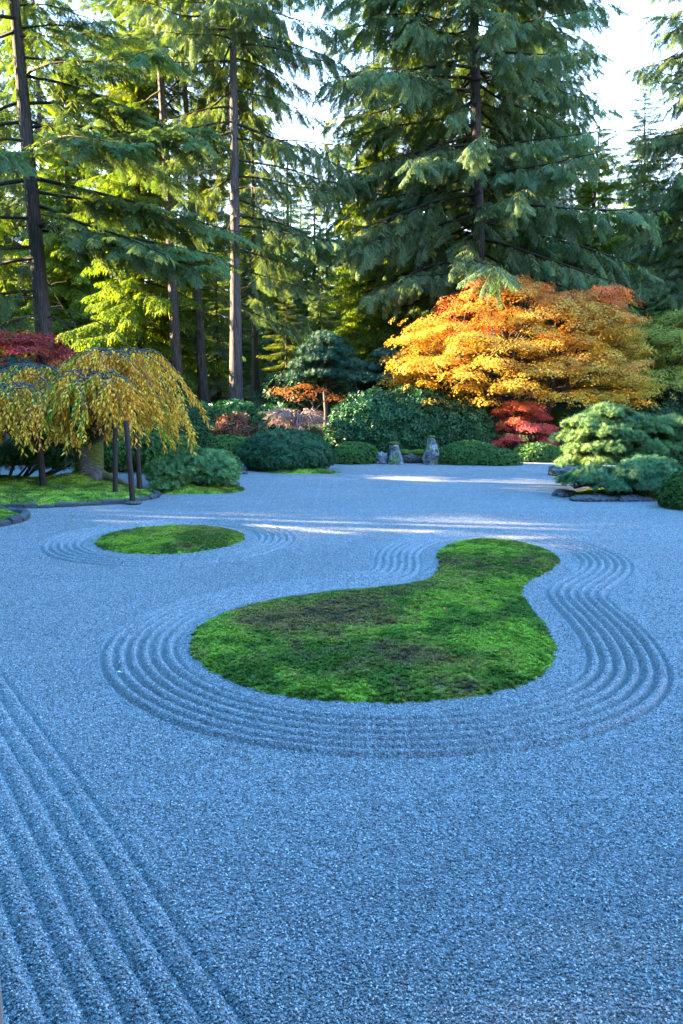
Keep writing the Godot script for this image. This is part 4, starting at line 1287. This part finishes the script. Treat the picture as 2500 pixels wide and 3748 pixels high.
func make_pines() -> void:
	# the trained pine at the right
	var pads := [[Vector3(-0.1, 1.75, 0.0), Vector3(0.55, 0.22, 0.5)], [Vector3(-0.65, 1.5, 0.25), Vector3(0.5, 0.24, 0.45)], [Vector3(0.45, 1.5, 0.1), Vector3(0.55, 0.24, 0.5)], [Vector3(-0.35, 1.32, 0.6), Vector3(0.55, 0.22, 0.4)],
		[Vector3(-0.85, 1.18, 0.2), Vector3(0.42, 0.24, 0.5)], [Vector3(-0.75, 0.92, 0.45), Vector3(0.45, 0.22, 0.4)], [Vector3(-0.3, 0.98, 0.75), Vector3(0.5, 0.2, 0.35)], [Vector3(0.2, 1.2, 0.6), Vector3(0.45, 0.2, 0.4)],
		[Vector3(-0.95, 0.62, 0.35), Vector3(0.4, 0.18, 0.4)], [Vector3(-0.4, 0.68, 0.75), Vector3(0.5, 0.17, 0.35)], [Vector3(0.75, 0.95, 0.6), Vector3(0.48, 0.2, 0.35)], [Vector3(1.0, 1.35, 0.0), Vector3(0.5, 0.22, 0.5)],
		[Vector3(1.45, 1.5, -0.1), Vector3(0.55, 0.2, 0.5)], [Vector3(1.75, 1.2, 0.1), Vector3(0.6, 0.22, 0.5)], [Vector3(1.5, 0.95, 0.2), Vector3(0.55, 0.2, 0.45)], [Vector3(2.3, 1.3, -0.2), Vector3(0.6, 0.25, 0.6)], [Vector3(2.1, 0.9, 0.1), Vector3(0.6, 0.2, 0.5)],
		[Vector3(0.4, 0.75, 0.8), Vector3(0.4, 0.15, 0.3)], [Vector3(-0.5, 1.1, -0.6), Vector3(0.7, 0.25, 0.5)], [Vector3(0.6, 1.2, -0.7), Vector3(0.8, 0.25, 0.5)]]
	pine_pads("garden_pine", "trained garden pine with cloud-like pads of needles at the right of the gravel", Vector3(6.35, 0.05, -18.4), PackedVector3Array([Vector3(0.35, -0.1, 0.2), Vector3(0.42, 0.2, 0.2), Vector3(0.6, 0.45, 0.15), Vector3(0.35, 0.7, 0.1), Vector3(0.2, 1.0, 0.0), Vector3(0.25, 1.3, 0.0), Vector3(0.05, 1.55, 0.0)]), 0.12, pads, 0.055, 0.85, Color(0.055, 0.12, 0.04), Color(0.14, 0.22, 0.055))
	var low := [[Vector3(-0.6, 0.36, 0.15), Vector3(0.5, 0.3, 0.42)], [Vector3(0.2, 0.4, 0.25), Vector3(0.5, 0.32, 0.4)], [Vector3(0.8, 0.42, 0.15), Vector3(0.58, 0.4, 0.45)], [Vector3(-0.9, 0.26, 0.05), Vector3(0.35, 0.24, 0.3)], [Vector3(0.55, 0.6, 0.0), Vector3(0.5, 0.24, 0.4)], [Vector3(-0.25, 0.2, 0.45), Vector3(0.45, 0.22, 0.3)], [Vector3(0.6, 0.22, 0.5), Vector3(0.5, 0.22, 0.3)]]
	pine_pads("low_pine", "low dark green pine spreading over the rocks in front of the garden pine", Vector3(6.1, 0.06, -17.1), PackedVector3Array([Vector3(0.45, -0.1, 0.2), Vector3(0.4, 0.06, 0.2), Vector3(0.2, 0.16, 0.15), Vector3(0.0, 0.25, 0.1), Vector3(-0.2, 0.3, 0.05)]), 0.06, low, 0.047, 0.8, Color(0.04, 0.12, 0.05), Color(0.1, 0.2, 0.07))
	# a small round-headed pine in front of the forest
	var rp := [[Vector3(0, 2.55, 0), Vector3(0.6, 0.4, 0.6)], [Vector3(-0.45, 2.2, 0.2), Vector3(0.55, 0.3, 0.5)], [Vector3(0.5, 2.15, 0.1), Vector3(0.55, 0.3, 0.5)], [Vector3(-0.1, 1.9, 0.5), Vector3(0.7, 0.3, 0.4)], [Vector3(-0.75, 1.7, 0.2), Vector3(0.6, 0.28, 0.5)], [Vector3(0.8, 1.7, 0.2), Vector3(0.6, 0.28, 0.5)], [Vector3(-0.9, 1.25, 0.3), Vector3(0.7, 0.28, 0.5)], [Vector3(0.1, 1.35, 0.5), Vector3(0.8, 0.28, 0.5)], [Vector3(1.0, 1.2, 0.2), Vector3(0.7, 0.28, 0.5)], [Vector3(0.0, 1.7, -0.6), Vector3(1.0, 0.4, 0.4)]]
	pine_pads("round_pine", "small bluish round-headed pine on a thin trunk before the forest", Vector3(-0.6, 1.55, -29.4), PackedVector3Array([Vector3(0, -0.9, 0), Vector3(0.03, 0, 0), Vector3(-0.03, 0.8, 0), Vector3(0.03, 1.5, 0), Vector3(0, 2.2, 0), Vector3(0, 2.6, 0)]), 0.1, rp, 0.085, 1.25, Color(0.018, 0.06, 0.036), Color(0.045, 0.105, 0.055))
	pine_pads("round_pine", "dark blue-green pine among the hanging boughs left of the orange maple", Vector3(2.2, 1.5, -31.5), PackedVector3Array([Vector3(0, -0.9, 0), Vector3(0.03, 0, 0), Vector3(-0.03, 0.8, 0), Vector3(0.03, 1.5, 0), Vector3(0, 1.9, 0)]), 0.1, rp.slice(1), 0.095, 1.3, Color(0.029, 0.080, 0.064), Color(0.064, 0.136, 0.088))
	pine_pads("round_pine", "dark pine with flat pads at the left edge below the red maple", Vector3(-10.6, 0.9, -24.6), PackedVector3Array([Vector3(0, -0.9, 0), Vector3(0.03, 0, 0), Vector3(-0.03, 0.8, 0), Vector3(0.03, 1.5, 0), Vector3(0, 2.0, 0)]), 0.1, rp.slice(1, 9), 0.09, 1.2, Color(0.037, 0.104, 0.072), Color(0.074, 0.160, 0.096))

func dome_pads(cx: float, cy: float, cz: float, rx: float, ry: float, rz: float, n: int, pr0: float, pr1: float, low := 0.0) -> Array:
	var o := []
	for i in n:
		var q := sqrt((i + 0.5) / n)
		var a := i * 2.39996 + rr(-0.25, 0.25)
		var top := sqrt(maxf(0.0, 1.0 - q * q))
		var y := cy + ry * top * (1.0 if R.randf() < 0.62 else rr(0.3, 0.85)) - low * q * R.randf()
		var r := rr(pr0, pr1)
		var stray := 1.0 + (rr(-0.08, 0.16) if R.randf() < 0.4 else 0.0)
		y += rr(-0.07, 0.07) * ry
		o.append([Vector3(cx + cos(a) * q * rx * stray, y, cz + sin(a) * q * rz), Vector3(r, r * rr(0.2, 0.34), r * rr(0.75, 1.0))])
	return o

func make_maples() -> void:
	R.seed = 71
	var at := Vector3(7.3, 0.9, -28.9)
	var pads := dome_pads(-1.2, 1.5, 0, 4.2, 3.85, 3.0, 200, 0.35, 0.85, 0.6)
	pads.append_array(dome_pads(2.1, 1.4, 0, 1.55, 3.5, 2.2, 60, 0.35, 0.7, 0.4))
	var hue := func(p: Vector3) -> Color:      # redder shoots at the top, gold below, in patches
		var t := (p.y - 3.6) / 2.6 + 1.3 * NF.get_noise_3d(p.x * 2.6, p.y * 3.0, p.z * 2.6) + rr(-0.25, 0.25)
		var c := mixc(Color(0.57, 0.38, 0.05), Color(0.64, 0.29, 0.045), t * 1.5 + 0.3)
		return mixc(c, Color(0.66, 0.16, 0.06), t * 1.25 - 0.45)
	for i in 18:      # low skirts
		var a := PI * (0.06 + 0.88 * i / 17.0)
		pads.append([Vector3(-0.6 + cos(a) * rr(3.2, 4.5), rr(0.95, 1.7), sin(a) * rr(1.8, 2.7)), Vector3(rr(0.45, 0.75), 0.16, rr(0.4, 0.6))])
	maple("maple", "large spreading maple in full orange and gold autumn leaf", at, pads, 105.0, 5, 0.12, 1.3, hue)
	R.seed = 72
	var olive := func(p: Vector3) -> Color:
		return mixc(Color(0.3, 0.3, 0.05), Color(0.5, 0.4, 0.05), 0.4 + 1.6 * NF.get_noise_3d(p.x * 2.5, p.y * 3.0, p.z * 2.5))
	maple("maple", "olive-yellow maple at the right edge beside the orange maple", Vector3(13.2, 1.2, -30.6), dome_pads(0.4, 1.0, 0, 2.9, 3.0, 2.4, 60, 0.6, 1.0, 0.6), 110.0, 4, 0.11, 1.2, olive)
	R.seed = 73
	var red := func(p: Vector3) -> Color:
		var c := mixc(Color(0.76, 0.15, 0.14), Color(0.76, 0.2, 0.1), (p.y - 0.9) * 1.2 + 1.5 * NF.get_noise_3d(p.x * 6.0, p.y * 6.0, p.z * 6.0))
		return mixc(c, Color(0.6, 0.22, 0.04), (p.y - 1.75) * 2.0)
	maple("maple", "small red lace-leaf maple drooping in front of the orange maple", Vector3(6.35, 0.0, -27.2), dome_pads(0, 0.55, 0, 1.1, 1.4, 0.85, 46, 0.2, 0.36, 0.35), 430.0, 2, 0.06, 0.6, red, {"size": 0.7})
	R.seed = 74
	var crim := func(p: Vector3) -> Color:
		return mixc(Color(0.5, 0.07, 0.085), Color(0.58, 0.16, 0.05), 0.1 - (p.y - 3.6) * 0.9 + 1.6 * NF.get_noise_3d(p.x * 4.0, p.y * 4.0, p.z * 4.0))
	maple("maple", "crimson maple at the left behind the weeping cherry's crown", Vector3(-10.1, 0.9, -25.4), dome_pads(-0.3, 1.75, 0, 1.75, 1.5, 1.3, 40, 0.3, 0.55, 0.2), 130.0, 3, 0.08, 1.5, crim)
	R.seed = 75
	var tan_ := func(p: Vector3) -> Color:
		return mixc(Color(0.36, 0.13, 0.025), Color(0.28, 0.09, 0.03), 0.5 + 1.5 * NF.get_noise_3d(p.x * 5.0, p.y * 5.0, p.z * 5.0))
	maple("maple", "flat-branched orange maple sapling below the small round pine", Vector3(-1.5, 1.0, -28.4), [[Vector3(-0.5, 1.35, 0), Vector3(0.5, 0.06, 0.4)], [Vector3(0.15, 1.48, 0.1), Vector3(0.55, 0.07, 0.4)], [Vector3(0.7, 1.3, 0), Vector3(0.4, 0.06, 0.35)], [Vector3(0.1, 1.15, 0.2), Vector3(0.4, 0.06, 0.35)], [Vector3(1.2, 1.1, 0.1), Vector3(0.35, 0.06, 0.3)]], 60.0, 1, 0.03, 0.7, tan_)
	R.seed = 76
	var pink := func(p: Vector3) -> Color:
		return Color(0.5, 0.05, 0.09)
	maple("maple", "pinkish-red maple spray at the right edge above the garden pine", Vector3(10.6, 0.1, -22.4), [[Vector3(-0.35, 1.2, 0), Vector3(0.35, 0.25, 0.4)], [Vector3(0.3, 1.4, 0), Vector3(0.5, 0.25, 0.4)], [Vector3(-0.1, 1.05, 0.2), Vector3(0.35, 0.2, 0.35)]], 420.0, 1, 0.04, 0.7, pink, {"size": 0.8})

	# the nearly bare lace-leaf maple with a net of pale twigs
	R.seed = 78
	var o := thing("bare_maple", "nearly bare lace-leaf maple with a net of twigs above the pine dome", "tree", Vector3(-1.6, 0.2, -26.6))
	var tw := MB.new()
	var tips: Array[Vector3] = []
	tw.tube(PackedVector3Array([Vector3(0, -0.3, 0), Vector3(0.05, 0.3, 0), Vector3(-0.05, 0.7, 0)]), PackedFloat32Array([0.09, 0.07, 0.06]), 8, Color(0.12, 0.1, 0.09))
	for k in 26:
		var a := TAU * k / 26.0 + rr(-0.15, 0.15)
		var r := rr(0.6, 1.25)
		var p := PackedVector3Array()
		var rd := PackedFloat32Array()
		for i in 9:
			var t := i / 8.0
			p.append(Vector3(cos(a) * r * t, 0.7 + 1.05 * sin(minf(t * 1.9, 2.6)) - 0.9 * t * t * r * 0.7, sin(a) * r * 0.7 * t) + Vector3(rr(-0.06, 0.06), rr(-0.05, 0.05), rr(-0.06, 0.06)))
			rd.append(lerpf(0.032, 0.008, t))
		tw.tube(p, rd, 5, Color(0.2, 0.15, 0.13))
		for j in 16:
			var q := 2 + R.randi() % 7
			var b := p[q]
			var e := b + Vector3(cos(a) * 0.25 + rr(-0.25, 0.25), rr(-0.35, 0.08), sin(a) * 0.25 + rr(-0.25, 0.25))
			tw.tube(PackedVector3Array([b, b.lerp(e, 0.5) + Vector3(rr(-0.03, 0.03), 0.04, rr(-0.03, 0.03)), e]), PackedFloat32Array([0.011, 0.009, 0.006]), 3, Color(0.24, 0.17, 0.145))
			tips.append(e)
	obj("trunk", tw.done(), M.limb, o)
	var xf: Array[Transform3D] = []
	var cc := PackedColorArray()
	for e in tips:
		if R.randf() < 0.35:
			xf.append(Transform3D(upright(Vector3(rr(-0.4, 0.4), 1, rr(-0.4, 0.4)).normalized(), 0.55), e))
			cc.append(mixc(Color(0.4, 0.09, 0.05), Color(0.35, 0.16, 0.07), R.randf()))
	many("leaves", CL.maple, M.leaf, xf, cc, o)

func make_trees() -> void:
	var W := Color.WHITE
	conifer("fir_tree", "big leaning dark-trunked fir at the far left with long low boughs", Vector3(-10.0, 0.1, -27.0), Vector3(-0.95, 27, 0.0), 0.34, 6.5, 6.0, 105, "fir", W, M.dark_bark, "", {"taper": 0.55, "dead": 9, "dead_from": 0.55, "bow": Vector3(0.05, 0, 0), "fine": true, "seed": 1, "open_below": 14.0, "open_share": 0.65, "thin_back": 0.65,
		"extra": [[7.6, 0.25, -0.12, 6.5], [8.3, 0.5, -0.2, 6.0], [9.2, 0.05, -0.15, 7.0], [8.8, -0.25, -0.1, 6.0], [10.2, 0.6, -0.1, 6.0], [10.8, 0.2, -0.08, 6.5], [7.0, 2.6, -0.1, 5.0], [5.6, 2.2, -0.15, 4.0], [4.9, 1.9, -0.3, 2.5], [11.6, 0.0, -0.05, 6.5], [12.4, 0.4, 0.0, 6.0]]})
	conifer("fir_tree", "slim fir with a bare sunlit trunk standing left of the middle", Vector3(-6.85, 1.6, -33.0), Vector3(-0.75, 27, 0), 0.24, 12.0, 4.0, 90, "fir", W, M.bark, "", {"taper": 0.5, "dead": 8, "dead_from": 0.5, "fine": true, "seed": 2, "open_below": 16.0, "bow": Vector3(0.05, 0, 0)})
	conifer("fir_tree", "thin mossy-trunked fir with many dead limbs between the two bare trunks", Vector3(-5.95, 1.7, -34.0), Vector3(-0.85, 24, 0), 0.22, 9.5, 3.6, 80, "sparse", W, M.bark, "", {"taper": 0.5, "dead": 26, "dead_from": 0.25, "fine": true, "seed": 3, "open_below": 14.0, "bow": Vector3(0.0, 0, 0)})
	conifer("fir_tree", "straight pale-barked fir rising in the open behind the rhododendron", Vector3(-4.17, 1.4, -31.0), Vector3(0.22, 25, 0), 0.27, 10.5, 5.0, 110, "spruce", W, M.bark, "", {"taper": 0.5, "fine": true, "seed": 4, "open_below": 13.5, "dead": 4, "dead_from": 0.7, "bow": Vector3(0.04, 0, 0),
		"extra": [[9.6, -0.2, -0.1, 4.2], [9.0, 0.15, -0.15, 4.0], [8.2, -0.5, -0.2, 3.6], [7.6, -0.1, -0.12, 4.6], [7.2, 0.3, -0.1, 4.2], [6.4, -0.35, -0.25, 3.8], [5.6, -0.15, -0.2, 3.2], [4.8, -0.6, -0.25, 3.2], [9.9, 2.9, -0.1, 3.0], [8.9, 3.5, -0.15, 3.0], [4.2, -0.4, -0.3, 2.6], [10.3, 0.4, -0.05, 4.6]]})
	conifer("fir_tree", "dark slender fir trunk in the shade right of the pale-barked fir", Vector3(-4.25, 1.8, -39.0), Vector3(0.1, 18, 0), 0.2, 4.5, 3.0, 80, "sparse", W, M.dark_bark, "", {"seed": 5, "dead": 14, "dead_from": 0.2})
	conifer("cedar_tree", "bright yellow-green cedar left of centre behind the weeping cherry", Vector3(-8.9, 1.6, -35.0), Vector3(0.05, 16.5, 0), 0.27, 0.9, 3.4, 230, "cedar", W, M.bark, "", {"seed": 6, "taper": 0.6})
	conifer("cedar_tree", "bright cedar behind the big leaning fir", Vector3(-14.2, 2.2, -42.0), Vector3(0.1, 17.0, 0), 0.26, 1.2, 3.2, 190, "cedar", W, M.bark, "", {"seed": 7, "taper": 0.6})
	conifer("cedar_tree", "yellowish cedar at the left edge beyond the big leaning fir", Vector3(-19.5, 2.2, -42.5), Vector3(0.1, 16.0, 0), 0.26, 1.2, 3.0, 170, "cedar", W, M.bark, "", {"seed": 8, "taper": 0.6})
	conifer("fir_tree", "huge broad fir with layered drooping boughs above the orange maple", Vector3(6.0, 1.5, -33.0), Vector3(-1.2, 31, 0), 0.34, 4.0, 6.4, 270, "spruce", W, M.dark_bark, "", {"taper": 0.4, "fine": true, "seed": 9, "open_below": 17.0, "open_share": 0.45, "tuck": 0.06, "bow": Vector3(-0.2, 0, 0), "pitch": -0.18})
	conifer("cedar_tree", "green cedar with hanging fronds left of the orange maple", Vector3(1.7, 1.7, -35.5), Vector3(0.1, 12.5, 0), 0.24, 0.8, 3.0, 190, "cedar", W, M.dark_bark, "", {"seed": 10, "taper": 0.55})
	conifer("cedar_tree", "dark cedar behind the huge fir's left boughs", Vector3(5.0, 1.9, -38.0), Vector3(0.1, 13, 0), 0.24, 1.0, 3.0, 160, "cedar", W, M.dark_bark, "", {"seed": 11, "taper": 0.55})
	conifer("cedar_tree", "dark cedar behind the huge fir's trunk on the right", Vector3(8.8, 1.9, -38.5), Vector3(-0.1, 14, 0), 0.24, 1.0, 3.0, 160, "cedar", W, M.dark_bark, "", {"seed": 12, "taper": 0.55})
	conifer("cedar_tree", "dark cedar under the huge fir's right boughs", Vector3(11.6, 1.9, -37.0), Vector3(0, 12.5, 0), 0.24, 1.0, 2.8, 160, "cedar", W, M.dark_bark, "", {"seed": 13, "taper": 0.55})
	conifer("fir_tree", "slender sunlit fir with a pointed top at the right", Vector3(15.9, 2.3, -42.0), Vector3(-0.6, 15.9, 0), 0.2, 1.5, 3.1, 230, "fir", W, M.dark_bark, "", {"fine": true, "seed": 14, "taper": 0.8})
	conifer("fir_tree", "tall fir cut off by the right edge of the picture", Vector3(16.2, 1.9, -36.0), Vector3(0, 27, 0), 0.3, 3.0, 4.2, 230, "spruce", W, M.dark_bark, "", {"fine": true, "seed": 15, "taper": 0.4})
	conifer("fir_tree", "tall fir behind the slim sunlit fir, its crown crossing the top", Vector3(-11.0, 2.4, -44.0), Vector3(0, 27, 0), 0.3, 9.0, 4.4, 120, "sparse", W, M.bark, "", {"fine": true, "seed": 17, "taper": 0.5})
	conifer("fir_tree", "tall fir standing behind the huge fir's left side", Vector3(2.6, 2.2, -41.0), Vector3(0.2, 27, 0), 0.3, 6.0, 4.6, 170, "spruce", W, M.dark_bark, "", {"taper": 0.45, "fine": true, "seed": 18})
	conifer("fir_tree", "tall fir standing behind the huge fir's right side", Vector3(10.2, 2.2, -42.0), Vector3(-0.2, 26, 0), 0.3, 6.0, 4.4, 160, "spruce", W, M.dark_bark, "", {"taper": 0.45, "fine": true, "seed": 19})
	conifer("fir_tree", "tall sunlit fir deep in the wood between the slim fir and the pale-barked fir", Vector3(-6.2, 2.6, -47.0), Vector3(0.2, 26, 0), 0.26, 6.0, 3.8, 140, "spruce", W, M.bark, "", {"taper": 0.5, "fine": true, "seed": 20})
	conifer("fir_tree", "tall sunlit fir deep in the wood behind the big leaning fir", Vector3(-17.0, 2.6, -46.0), Vector3(0.2, 27, 0), 0.28, 5.0, 4.2, 150, "spruce", W, M.bark, "", {"taper": 0.5, "fine": true, "seed": 21})
	conifer("fir_tree", "sunlit fir showing left of the big leaning fir's trunk, deep in the wood", Vector3(-20.5, 2.7, -47.5), Vector3(0.2, 25, 0), 0.28, 2.5, 4.3, 120, "spruce", W, M.bark, "", {"taper": 0.5, "fine": true, "seed": 22})
	conifer("fir_tree", "sunlit fir at the left edge of the picture, deepest in the wood", Vector3(-24.0, 2.8, -52.0), Vector3(-0.2, 26, 0), 0.28, 2.5, 4.5, 120, "spruce", W, M.bark, "", {"taper": 0.5, "fine": true, "seed": 23})
	# young trees in the understorey: copies of two
	R.seed = 81
	var y0 := conifer("young_hemlock", "young dark hemlock in the understorey behind the garden", Vector3(-2.6, 1.7, -37.0), Vector3(0.05, 5.5, 0), 0.08, 0.4, 1.7, 80, "sparse", W, M.dark_bark, "young hemlocks in the understorey", {"seed": 30})
	var y1 := conifer("young_hemlock", "young dark hemlock in the understorey behind the garden", Vector3(0.6, 1.8, -40.0), Vector3(-0.05, 7.0, 0), 0.1, 0.5, 1.9, 90, "spruce", W, M.dark_bark, "young hemlocks in the understorey", {"seed": 31})
	for p in [Vector2(-5.3, -42), Vector2(-1.2, -43), Vector2(-8.9, -43), Vector2(-3.4, -46), Vector2(2.8, -43), Vector2(-9.6, -40), Vector2(-13.5, -41), Vector2(-6.0, -47), Vector2(0.6, -47), Vector2(6.5, -43), Vector2(10.5, -42), Vector2(13.6, -40), Vector2(-17.5, -44), Vector2(19, -40), Vector2(-0.9, -35.8), Vector2(-5.6, -36.2), Vector2(13.4, -35), Vector2(17.8, -33)]:
		dup(y0 if R.randf() < 0.5 else y1, Vector3(p.x, bank_y(p.x, p.y) - 0.05, p.y), rr(0, TAU), rr(0.7, 1.15))
	# the forest beyond: copies of three
	var f0 := conifer("forest_fir", "conifer in the forest far behind the garden", Vector3(-3.0, 3.4, -60.0), Vector3(0.1, 15.5, 0), 0.22, 0.8, 3.0, 110, "fir", W, M.dark_bark, "conifers of the forest beyond", {"seed": 40, "taper": 0.8})
	var f1 := conifer("forest_fir", "conifer in the forest far behind the garden", Vector3(2.0, 3.4, -58.0), Vector3(-0.1, 14.0, 0), 0.22, 0.6, 3.1, 110, "cedar", W, M.dark_bark, "conifers of the forest beyond", {"seed": 41, "taper": 0.8})
	var f2 := conifer("forest_fir", "conifer in the forest far behind the garden", Vector3(-7.0, 3.4, -62.0), Vector3(0.1, 16.0, 0), 0.22, 1.0, 3.2, 110, "spruce", W, M.dark_bark, "conifers of the forest beyond", {"seed": 42, "taper": 0.8})
	for row in 4:
		var z0 := [-51.0, -61.0, -72.0, -86.0][row] as float
		var n := [19, 22, 23, 23][row] as int
		for i in n:
			var x := (i - (n - 1) * 0.5) * (3.1 + row * 0.6) + rr(-1.3, 1.3)
			var z := z0 + rr(-3, 3)
			dup([f0, f1, f2][R.randi() % 3], Vector3(x, bank_y(x, z) - 0.1, z), rr(0, TAU), [0.78, 0.98, 1.12, 1.3][row] * rr(0.82, 1.08))
	for q in [[-13.5, -53, 1.3], [-17.5, -55, 1.4], [-21.5, -52, 1.35], [-26, -55, 1.45], [-30.5, -54, 1.4], [-9.5, -55, 1.2], [-35, -58, 1.4], [-1.8, -52, 0.95], [-0.2, -55, 1.05], [17.0, -54, 1.05], [20.2, -55, 1.2], [23.5, -54, 1.25], [27, -56, 1.3], [-3.6, -54, 1.1]]:
		dup([f0, f1, f2][R.randi() % 3], Vector3(q[0], bank_y(q[0], q[1]) - 0.1, q[1]), rr(0, TAU), q[2])
	# the stand to the left of the garden, through whose gaps the low sun reaches in
	R.seed = 90
	for p in [Vector2(-18.4, -27.3), Vector2(-21.0, -28.6), Vector2(-24.0, -28.2), Vector2(-16.2, -24.8)]:
		conifer("side_cedar", "low cedar in the stand left of the garden", Vector3(p.x, bank_y(p.x, p.y) - 0.1, p.y), Vector3(0.1, 9.5, 0), 0.2, 0.3, 2.4, 110, "cedar", W, M.dark_bark, "low cedars left of the garden", {"taper": 0.6})
	var spots := [Vector2(-19, -21), Vector2(-18, -14.5), Vector2(-20, -8), Vector2(-22, -1), Vector2(-23, -24.5), Vector2(-25, -18), Vector2(-27, -11), Vector2(-26, -4), Vector2(-30, -24), Vector2(-32, -15), Vector2(-33, -7), Vector2(-37, -21), Vector2(-38, -27), Vector2(-40, -13), Vector2(-19, 6), Vector2(-27, 4), Vector2(-45, -24)]
	for k in spots.size():
		var p: Vector2 = spots[k]
		conifer("side_fir", "tall fir in the stand left of the garden that shades the gravel", Vector3(p.x, bank_y(p.x, p.y) - 0.1, p.y), Vector3(rr(-0.4, 0.4), rr(22, 27), rr(-0.4, 0.4)), 0.33, 1.6, 4.6, 170, "fir" if k % 3 else "cedar", W, M.dark_bark, "firs shading the garden from the left", {"seed": 60 + k, "taper": 0.5})
	var back: Node3D = conifer("rear_fir", "tall fir in the wood behind the viewing pavilion", Vector3(0, 0.5, 15), Vector3(0.2, 26, 0), 0.33, 1.6, 4.8, 170, "fir", W, M.dark_bark, "firs behind the viewing pavilion", {"seed": 95, "taper": 0.5})
	for p in [Vector2(-6, 14), Vector2(6.5, 14.5), Vector2(-12.5, 15), Vector2(13, 16), Vector2(-3, 20), Vector2(4, 21), Vector2(10, 21), Vector2(-9, 21), Vector2(19, 14), Vector2(-18, 18), Vector2(17, 22), Vector2(0.5, 13), Vector2(-9.5, 12), Vector2(10, 12.5), Vector2(-15, 11), Vector2(16.5, 10), Vector2(-1, 24), Vector2(7, 25), Vector2(-6.5, 25), Vector2(13, 25), Vector2(-13, 25)]:
		dup(back, Vector3(p.x, bank_y(p.x, p.y) - 0.1, p.y), rr(0, TAU), rr(0.9, 1.1))

func box(mb: MB, c: Vector3, h: Vector3, b := Basis()) -> void:
	var p := []
	for i in 8:
		p.append(c + b * Vector3(h.x * (1 if i & 1 else -1), h.y * (1 if i & 2 else -1), h.z * (1 if i & 4 else -1)))
	for f in [[0, 2, 3, 1], [4, 5, 7, 6], [0, 4, 6, 2], [1, 3, 7, 5], [2, 6, 7, 3], [0, 1, 5, 4]]:
		mb.quad(p[f[0]], p[f[3]], p[f[2]], p[f[1]], Color.WHITE)

func make_pavilion() -> void:
	# the viewing pavilion in which the photographer stands: deck, posts, deep eaves
	var o := thing("viewing_pavilion", "wooden viewing pavilion with deep eaves at the near side of the gravel", "building", Vector3(0, 0, 0))
	for i in 14:
		var mb := MB.new()
		box(mb, Vector3(1.0, 0.62, -1.15 + 0.45 * i), Vector3(6.0, 0.025, 0.22))
		obj("deck_plank", mb.done(), M.deck, o)
	var b2 := MB.new()
	box(b2, Vector3(1.0, 0.45, -1.1), Vector3(6.0, 0.14, 0.06))
	obj("edge_beam", b2.done(), M.deck, o)
	for x in [-4.9, -2.6, -0.531, 2.3, 4.6, 6.9]:
		var z := -0.9
		var mb := MB.new()
		box(mb, Vector3(x, 1.7, z), Vector3(0.06, 1.45, 0.06))
		obj("post", mb.done(), M.pale, o)
	b2 = MB.new()
	box(b2, Vector3(1.0, 3.27, -0.9), Vector3(6.4, 0.12, 0.07))
	obj("eave_beam", b2.done(), M.deck, o)
	b2 = MB.new()
	box(b2, Vector3(1.0, 5.75, 1.6), Vector3(11.0, 0.09, 4.1), Basis(Vector3(1, 0, 0), -0.62))
	obj("roof", b2.done(), M.slate, o)
	b2 = MB.new()
	box(b2, Vector3(1.0, 5.75, 8.25), Vector3(11.0, 0.09, 4.1), Basis(Vector3(1, 0, 0), 0.62))
	obj("roof", b2.done(), M.slate, o)
	b2 = MB.new()
	box(b2, Vector3(1.0, 2.4, 5.2), Vector3(8.0, 2.4, 0.08))
	obj("back_wall", b2.done(), M.pale, o)

func make_litter() -> void:
	var mats := [std(0.6, lin(0.6, 0.45, 0.04)), std(0.6, lin(0.4, 0.12, 0.04)), std(0.6, lin(0.75, 0.72, 0.65))]
	var spots := [[Vector3(-4.97, 0.012, -14.2), 0, "yellow fallen leaf on the gravel in front of the cherry island"], [Vector3(1.06, 0.09, -7.73), 1, "reddish fallen leaf on the gourd-shaped moss bed"], [Vector3(-1.83, 0.02, -6.1), 2, "pale fallen petal on the gravel left of the gourd-shaped bed"], [Vector3(-2.1, 0.012, -18.4), 0, "yellow fallen leaf on the gravel by the mossy bank"], [Vector3(-1.0, 0.012, -20.6), 1, "brown fallen leaf on the gravel before the pine dome"]]
	for k in spots.size():
		var mb := MB.new()
		var l := 0.085 if k != 2 else 0.04
		mb.leaf(Vector3(-l * 0.5, 0, 0), Vector3(0.98, 0.15, 0.1).normalized(), Vector3(0, 0.2, 1).normalized(), l, l * 0.5, Color.WHITE, 0.4)
		mb.tube(PackedVector3Array([Vector3(-l * 0.5, 0, 0), Vector3(-l * 0.7, 0.004, 0.004), Vector3(-l * 0.85, 0.002, 0.01)]), PackedFloat32Array([0.0015, 0.0012, 0.001]), 4, Color.WHITE)
		var o := obj("fallen_leaf", mb.done(), mats[spots[k][1]])
		o.position = spots[k][0]
		o.rotation.y = k * 1.7
		tag(o, spots[k][2], "leaf", "fallen leaves")
	var s := thing("plant_label", "small pale plate on a stake behind the pine bush at the left", "sign", Vector3(-8.5, 0.15, -22.3))
	var mb2 := MB.new()
	box(mb2, Vector3(0, 0.4, 0), Vector3(0.015, 0.45, 0.015))
	obj("stake", mb2.done(), M.wood, s)
	for k in 4:
		mb2 = MB.new()
		box(mb2, Vector3(0, 0.9 + 0.05 * k, 0.03), Vector3(0.09 - 0.012 * k, 0.02, 0.012))
		obj("slat", mb2.done(), M.pale, s)
